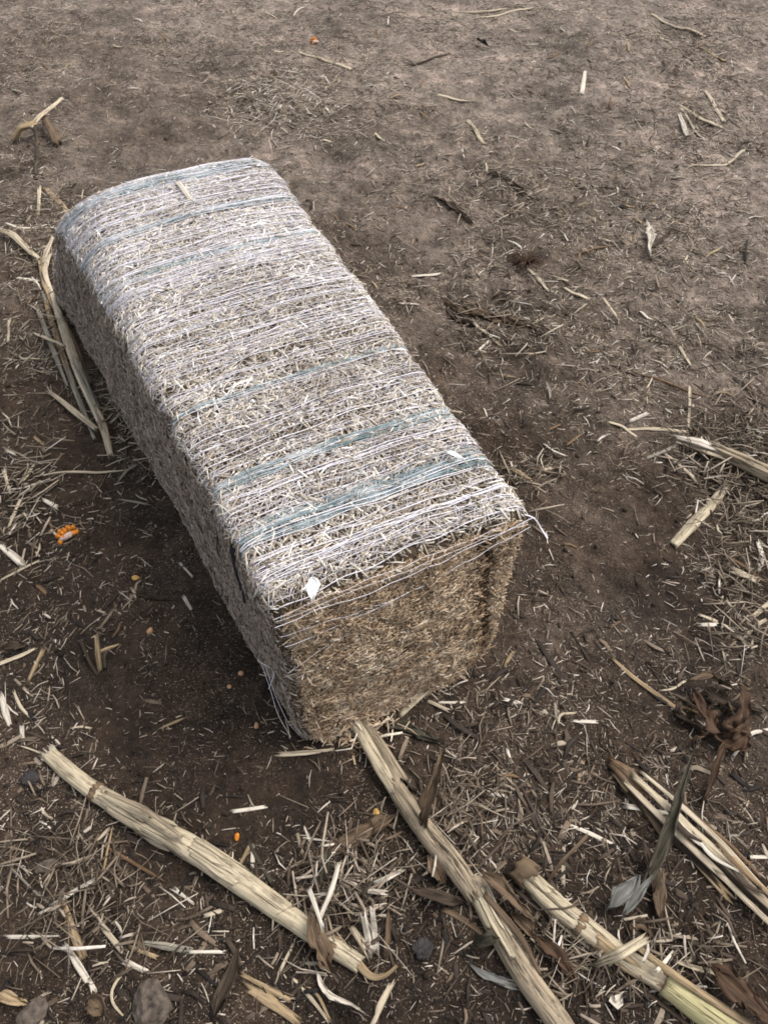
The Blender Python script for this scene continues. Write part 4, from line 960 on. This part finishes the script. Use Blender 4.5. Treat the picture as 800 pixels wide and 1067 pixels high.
lump('stone', 'dull brown clod beneath the knot of the thick pale stalk', 'stone', 46, 900, 22, 'stone', (1.1, .7, .5), GS, 3, .5, 7, .35, .3)
lump('stone', 'dark grey crumbly lump between the white chips and blotched stalk', 'stone', 440, 991, 23, 'coal', (1, .9, .6), GS, 4, .7, 6, .25, .2, 'the dark crumbly lump')
lump('stone', 'black lump by the frayed end of the thick pale stalk', 'stone', 30, 810, 18, 'coal', (1, 1.1, .5), GS, 3, .8, 7, .3, 1.2)
leaf_obj('small black scrap lying on the far sandy soil', [(498, 36), (503, 40), (512, 46)], [5, 9, 4], 'leafdark', [.012, .016, .004], name='black_scrap', cat='scrap', group=None, ph='the black scrap', fold=.5)
bpy.data.objects['black_scrap'].data.materials[0] = M['black']
# rusty fibre tuft
parts = []; p0 = at(548, 272); p0[2] = float(gh(p0[0], p0[1]))
for i in range(60):
    a = random.random()*6.28; l = random.uniform(.02, .055); d = np.array([math.cos(a), math.sin(a), 0])
    b = p0+d*.006*random.random()
    Pf, _ = spline([b, b+d*l*.5+np.array([0, 0, random.uniform(.004, .022)]), b+d*l+np.array([0, 0, random.uniform(.001, .012)])], .006)
    parts.append(tube(Pf, np.linspace(.0018, .0006, len(Pf)), .7, 5, .05, (0, 0), i))
v, f, u = merge(parts); tag(mesh_obj('root_tuft', v, f, M['leafrust'], uv=u), 'rusty tuft of root fibres on the open chaff', 'root'); LAND.append((548, 272, 'the rusty fibre tuft'))

# ------------------------------------------------------------------ density of the litter on the soil
BUMPS = [(300, 105, 75, 38, 2.2), (245, 75, 60, 40, .8), (150, 45, 110, 16, .8), (570, 240, 150, 75, 1.9), (690, 340, 130, 90, 1.9), (640, 420, 120, 60, 1.5), (785, 470, 60, 80, 2.4), (770, 590, 70, 60, 1.3), (720, 130, 80, 40, 1.2), (720, 40, 60, 30, 1.2),
         (590, 700, 90, 80, 1.1), (560, 800, 120, 80, .9), (40, 300, 45, 120, 1.8), (140, 400, 40, 50, 1.9), (30, 600, 50, 60, 1.0), (30, 760, 60, 60, 1.4), (90, 930, 120, 90, 1.5), (370, 940, 90, 80, 2.0), (480, 860, 60, 60, 1.8), (620, 920, 140, 110, 1.3), (720, 820, 100, 120, 1.2),
         (480, 740, 60, 30, 1.4), (350, 790, 40, 20, .7), (500, 370, 60, 40, .7), (60, 20, 60, 25, 1.0), (20, 60, 40, 30, 1.0), (560, 480, 40, 60, .9), (735, 580, 90, 90, 1.0), (640, 690, 90, 50, 1.0), (560, 660, 50, 60, .8)]
HOLES = [(225, 600, 70, 130, .95), (140, 720, 110, 60, .75), (260, 830, 110, 60, .8), (80, 450, 70, 30, .6), (440, 240, 45, 35, .85), (640, 570, 70, 40, .8), (690, 625, 50, 35, .7), (470, 690, 50, 40, .5), (350, 190, 60, 40, .7), (480, 90, 90, 35, .5), (620, 110, 90, 40, .55), (170, 140, 90, 40, .4), (680, 10, 60, 14, .6), (120, 580, 70, 60, .5)]
def dens(x, y):
    px, py = to_px(x, y)
    d = .40+.25*np.clip((y-.6)/1.5, 0, 1)*(px > 330)+.9*np.clip(fbm(x*3.2, y*3.2, 91, 4)-.42, 0, 1)*2.2
    for cx, cy, sx, sy, w in BUMPS: d = d+w*.55*np.exp(-((px-cx)/sx)**2-((py-cy)/sy)**2)
    for cx, cy, sx, sy, w in HOLES: d = d*(1-w*np.exp(-((px-cx)/sx)**2-((py-cy)/sy)**2))
    d = d*(.45+1.1*np.clip((fbm(x*13, y*13, 95, 2)-.3)*2, 0, 1))
    inside = (px > -60) & (px < 860) & (py > -40) & (py < 1120)
    return np.where(inside, d, d*.3)
def spots(n, power=1.0, near=0.0):
    out = []
    tot = 0
    while tot < n:
        x = R.uniform(-2.2, 2.2, 60000); y = R.uniform(-.25, 4.0, 60000)
        p = np.clip(dens(x, y)/2.2, 0, 1)**power
        if near: p = p*np.exp(-np.clip(y-.2, 0, 9)/near)
        # keep clear of the bale's footprint
        ok = R.random(60000) < p
        rel = np.stack([x, y], 1)-cE[:2]; l = (cG-cE)[:2]; wv = (cFb-cE)[:2]
        a = rel@l/(l@l); b = rel@wv/(wv@wv)
        ok &= ~((a > .01) & (a < .97) & (b > .03) & (b < .95))
        s = np.stack([x[ok], y[ok]], 1); out.append(s); tot += len(s)
    return np.vstack(out)[:n]
def ground_chips(n, Lr, Wr, Tr, tintf, name, mat, label, tilt=.16, power=1.0, near=0.0, lp=2.0):
    s = spots(n, power, near); x, y = s[:, 0], s[:, 1]; z = gh(x, y)
    e = .008; N = np.stack([-(gh(x+e, y)-gh(x-e, y))/(2*e), -(gh(x, y+e)-gh(x, y-e))/(2*e), np.ones(n)], 1); N /= np.linalg.norm(N, axis=1)[:, None]
    a = R.random(n)*2*np.pi; D = np.stack([np.cos(a), np.sin(a), R.normal(size=n)*tilt], 1); D -= N*np.sum(D*N, 1)[:, None]*.8
    L = Lr[0]+(Lr[1]-Lr[0])*R.random(n)**lp; W = Wr[0]+(Wr[1]-Wr[0])*R.random(n)**2; T = Tr[0]+(Tr[1]-Tr[0])*R.random(n)
    C = np.stack([x, y, z-.0004+np.abs(D[:, 2])*L*.25+R.uniform(-.0011, .0013, n)], 1)
    V, Fc = chips(C, D, N, L, W, T, R.normal(size=n)*np.where(L > .02, .26, .16))
    o = mesh_obj(name, V, Fc, mat, tint=np.repeat(np.clip(tintf(n, x, y), 0, 1), 12), smooth=False); tag(o, label, None, kind='stuff'); return o
def tchaff(n, x, y):
    far = np.clip((y-.3)/2.5, 0, 1)
    return np.where(R.random(n) < .2, R.uniform(.7, 1, n), .46+R.normal(size=n)*.2)+.18*(vn(x*4, y*4, 97)-.5)
ground_chips(56000, (.005, .026), (.0005, .0022), (.0005, .0014), tchaff, 'chaff', M['chaff'], 'short pale chaff strewn over the soil', lp=1.8)
ground_chips(190000, (.002, .010), (.0004, .0014), (.0003, .0009), lambda n, x, y: np.where(R.random(n) < .15, R.uniform(.7, 1, n), .46+R.normal(size=n)*.22), 'chaff_dust', M['chaff'], 'tiny chaff crumbs dusted over the soil', power=.7)
ground_chips(5600, (.016, .055), (.0006, .0028), (.0006, .0016), lambda n, x, y: np.where(R.random(n) < .16, R.uniform(.7, 1, n), .38+R.normal(size=n)*.2), 'loose_straw', M['chaff'], 'loose straw bits strewn over the soil', tilt=.12, power=1.5)
ground_chips(2600, (.006, .035), (.0016, .008), (.0005, .0012), lambda n, x, y: .5+R.normal(size=n)*.3, 'leaf_litter', M['flake'], 'dark rotted leaf flakes on the soil', power=1.3, near=.9, tilt=.25)
s0 = ground_chips(520, (.02, .085), (.0025, .009), (.0003, .0007), lambda n, x, y: .62+R.normal(size=n)*.28, 'leaf_litter', M['flake'], 'dark rotted strips of leaf between the stalks', power=1.6, near=.28, tilt=.16)
ground_chips(650, (.012, .05), (.0028, .008), (.0003, .0007), lambda n, x, y: .36+R.normal(size=n)*.2, 'husk_litter', M['chaff'], 'flat husk shreds among the straw', power=1.5, near=.7, tilt=.2)
R_far = spots
def spots(n, power=1.0, near=0.0):
    out = []
    while sum(len(o) for o in out) < n:
        p = R_far(n*2, 1.5); out.append(p[p[:, 1] > 1.15])
    return np.vstack(out)[:n]
ground_chips(9000, (.010, .046), (.0009, .0034), (.0005, .0014), lambda n, x, y: np.where(R.random(n) < .3, R.uniform(.7, 1, n), .52+R.normal(size=n)*.2), 'loose_straw', M['chaff'], 'straw bits matted on the farther soil', tilt=.12)
spots = R_far
ground_chips(5200, (.005, .034), (.0012, .006), (.0003, .0007), lambda n, x, y: .28+R.normal(size=n)*.24, 'leaf_litter', M['flake'], 'small dark rotted scraps in the front litter', power=1.1, near=.22, tilt=.3)
# soil crumbs
n = 9000; s = spots(n, .25, .8); V0, F0 = ico(1); rr = .0011+.0042*R.random(n)**5
sc = rr[:, None, None]*(1+.35*R.normal(size=(n, 3)))[:, None, :].clip(.5, 1.6)
V = V0[None]*sc*(1+.28*R.normal(size=(n, len(V0), 1)))+np.concatenate([s, (gh(s[:, 0], s[:, 1])+rr*.15)[:, None]], 1)[:, None, :]
Fc = (np.arange(n)[:, None, None]*len(V0)+F0[None]).reshape(-1, 3)
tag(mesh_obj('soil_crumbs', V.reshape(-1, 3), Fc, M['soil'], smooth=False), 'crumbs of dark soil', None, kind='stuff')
# straw clumps: the heap at the edge, beside the bale and by the far corner
def clump(cx, cy, sx, sy, n, label, mean=.5, zmax=.03):
    c = at(cx, cy); ex = at(cx+sx, cy)-c; ey = at(cx, cy-sy)-c
    t = R.normal(size=(n, 2))*.55; P = c+ex*t[:, :1]+ey*t[:, 1:]
    P[:, 2] = gh(P[:, 0], P[:, 1])+.002+R.random(n)**2*zmax
    a = R.random(n)*6.28; D = np.stack([np.cos(a), np.sin(a), R.normal(size=n)*.22], 1)
    V, Fc = chips(P, D, np.tile([0, 0, 1.0], (n, 1))+R.normal(size=(n, 3))*.2, .012+.06*R.random(n)**2.4, .0008+.0038*R.random(n)**3, .0006+R.random(n)*.001, R.normal(size=n)*.22)
    tag(mesh_obj('straw_litter', V, Fc, M['chaff'], tint=np.repeat(np.clip(mean-.06+R.normal(size=n)*.24, 0, 1), 12), smooth=False), label, None, kind='stuff')
clump(770, 475, 62, 58, 800, 'tangled straw round the shattered stalk', .42, .016)
clump(778, 560, 42, 60, 280, 'loose straw below the shattered stalk', .48, .015)
clump(48, 270, 40, 120, 650, 'tangled straw round the jointed stalk', .5, .02)
clump(138, 410, 28, 65, 380, 'straw spilled along the side of the bale', .72, .012)
clump(300, 105, 65, 32, 800, 'mat of straw on the far soil', .78, .010)
clump(725, 45, 55, 30, 300, 'farthest straw trash heap', .45, .03)
clump(370, 925, 60, 50, 330, 'straw tangle between the two big stalks', .5, .02)
clump(480, 850, 50, 45, 160, 'straw tangle beside the split stalk', .5, .015)
clump(80, 930, 90, 70, 260, 'straw tangle below the thick stalk', .42, .012)
clump(700, 1000, 70, 40, 140, 'straw round the yellow green stalk', .5, .012)
clump(600, 1000, 40, 50, 150, 'straw between the big stalks', .5, .012)
clump(775, 650, 40, 40, 130, 'straw at the edge', .5, .01)
clump(540, 500, 35, 30, 160, 'straw by the long side of the bale', .45, .012)
clump(530, 345, 60, 35, 260, 'straw round the flat brown strips', .55, .01)
clump(725, 130, 55, 35, 240, 'straw round the far stick group', .55, .01)
clump(530, 205, 60, 30, 260, 'straw on the soil beyond the bale', .6, .006)
clump(30, 520, 35, 60, 130, 'straw at the edge above the kernel cob', .6, .008)

# ------------------------------------------------------------------ countable larger splinters, each a thing with its own label
vis = []
rs = np.random.default_rng(77)
cand = spots(6000, 1.3)
px, py = to_px(cand[:, 0], cand[:, 1])
taken = [(a, b) for a, b, _ in LAND]
for (X0, Y0), a, b in zip(cand, px, py):
    if not (8 < a < 792 and 8 < b < 1060): continue
    if any((a-c)**2+(b-d)**2 < (15+b*.012)**2 for c, d in vis): continue
    if any((a-c)**2+(b-d)**2 < 18**2 for c, d in taken): continue
    # not on or under the bale in the picture
    if (a-60)/(560-60) > -1 and -20 < np.cross(np.array([325-75, 770-225]), np.array([a-75, b-225])) * -1/599 < 330 and 150 < b < 790: 
        pass
    vis.append((a, b))
    if len(vis) >= 150: break
COLN = {'white': 'white', 'cream': 'cream', 'tan': 'tan', 'brown': 'brown', 'grey': 'grey'}
items = []
for i, (a, b) in enumerate(vis):
    L = rs.uniform(12, 26)*(.55+b/1500); an = rs.uniform(0, math.pi); w = rs.uniform(2.2, 4.6)*(.6+b/2000)
    mt = rs.choice(['white', 'cream', 'cream', 'tan', 'tan', 'grey', 'grey', 'brown', 'brown'])
    dx, dy = math.cos(an)*L/2, math.sin(an)*L/2*.75
    j = min(range(len(LAND)), key=lambda k: (LAND[k][0]-a)**2+(LAND[k][1]-b)**2)
    ex, ey = a-LAND[j][0], b-LAND[j][1]
    side = ('right of' if ex > 0 else 'left of') if abs(ex) > abs(ey) else ('in front of' if ey > 0 else 'beyond')
    items.append([a, b, dx, dy, w, str(mt), L, (LAND[j][2], side), rs.uniform(-.12, .12)*L])
from collections import defaultdict
gr = defaultdict(list)
for it in items: gr[(it[5], it[7])].append(it)
for (mt, (phr, side)), lst in gr.items():
    lst.sort(key=lambda q: -q[6])
    names = [''] if len(lst) == 1 else ['longer ', 'shorter '] if len(lst) == 2 else ['longest ', 'medium ', 'shortest '] if len(lst) == 3 else ['longest ', 'second longest ', 'third longest ', 'fourth longest ', 'fifth longest ', 'sixth longest ', 'seventh longest ', 'eighth longest '][:len(lst)-1]+['shortest ']
    for it, nm in zip(lst, names):
        a, b, dx, dy, w, mt, L, _, bow = it
        splinter('%s%s straw splinter just %s %s' % (nm, COLN[mt], side, phr), [(a-dx, b-dy), (a-dy*bow/L*2, b+dx*bow/L*2), (a+dx, b+dy)], [w*.8, w, w*.6], mt)

# ------------------------------------------------------------------ light, sky, camera
SUN_EL, SUN_AZ = math.radians(58), math.radians(28)      # azimuth from +X toward +Y
w = bpy.data.worlds.new('World'); scene.world = w; w.use_nodes = True
nt = w.node_tree; nt.nodes.clear()
out = nt.nodes.new('ShaderNodeOutputWorld'); bg = nt.nodes.new('ShaderNodeBackground'); sky = nt.nodes.new('ShaderNodeTexSky')
sky.sky_type = 'NISHITA'; sky.sun_disc = False; sky.sun_elevation = SUN_EL; sky.sun_rotation = math.pi/2-SUN_AZ
sky.air_density = 1.0; sky.dust_density = 4.0; sky.ozone_density = 1.0
hs = nt.nodes.new('ShaderNodeHueSaturation'); hs.inputs['Saturation'].default_value = .35
nt.links.new(sky.outputs[0], hs.inputs['Color']); nt.links.new(hs.outputs[0], bg.inputs[0]); nt.links.new(bg.outputs[0], out.inputs[0])
bg.inputs[1].default_value = .148
sl = bpy.data.lights.new('sun', 'SUN'); sl.energy = 1.05; sl.angle = math.radians(35); sl.color = (1, .965, .92)
so = bpy.data.objects.new('sun', sl); COL.objects.link(so)
d = Vector((math.cos(SUN_EL)*math.cos(SUN_AZ), math.cos(SUN_EL)*math.sin(SUN_AZ), math.sin(SUN_EL)))
so.rotation_euler = d.to_track_quat('Z', 'Y').to_euler(); so.location = d*5
cam = bpy.data.cameras.new('camera'); co = bpy.data.objects.new('camera', cam); COL.objects.link(co)
cam.sensor_fit = 'VERTICAL'; cam.sensor_height = 24; cam.lens = 24*F/1067
co.location = (0, 0, CAMZ); co.rotation_euler = (math.pi/2-PITCH, 0, 0); cam.clip_start = .02; cam.clip_end = 400
scene.camera = co
scene.cycles.filter_width = 1.75
vs = scene.view_settings; vs.view_transform = 'Standard'; vs.look = 'None'; vs.gamma = 1; vs.use_curve_mapping = False; vs.exposure = .76
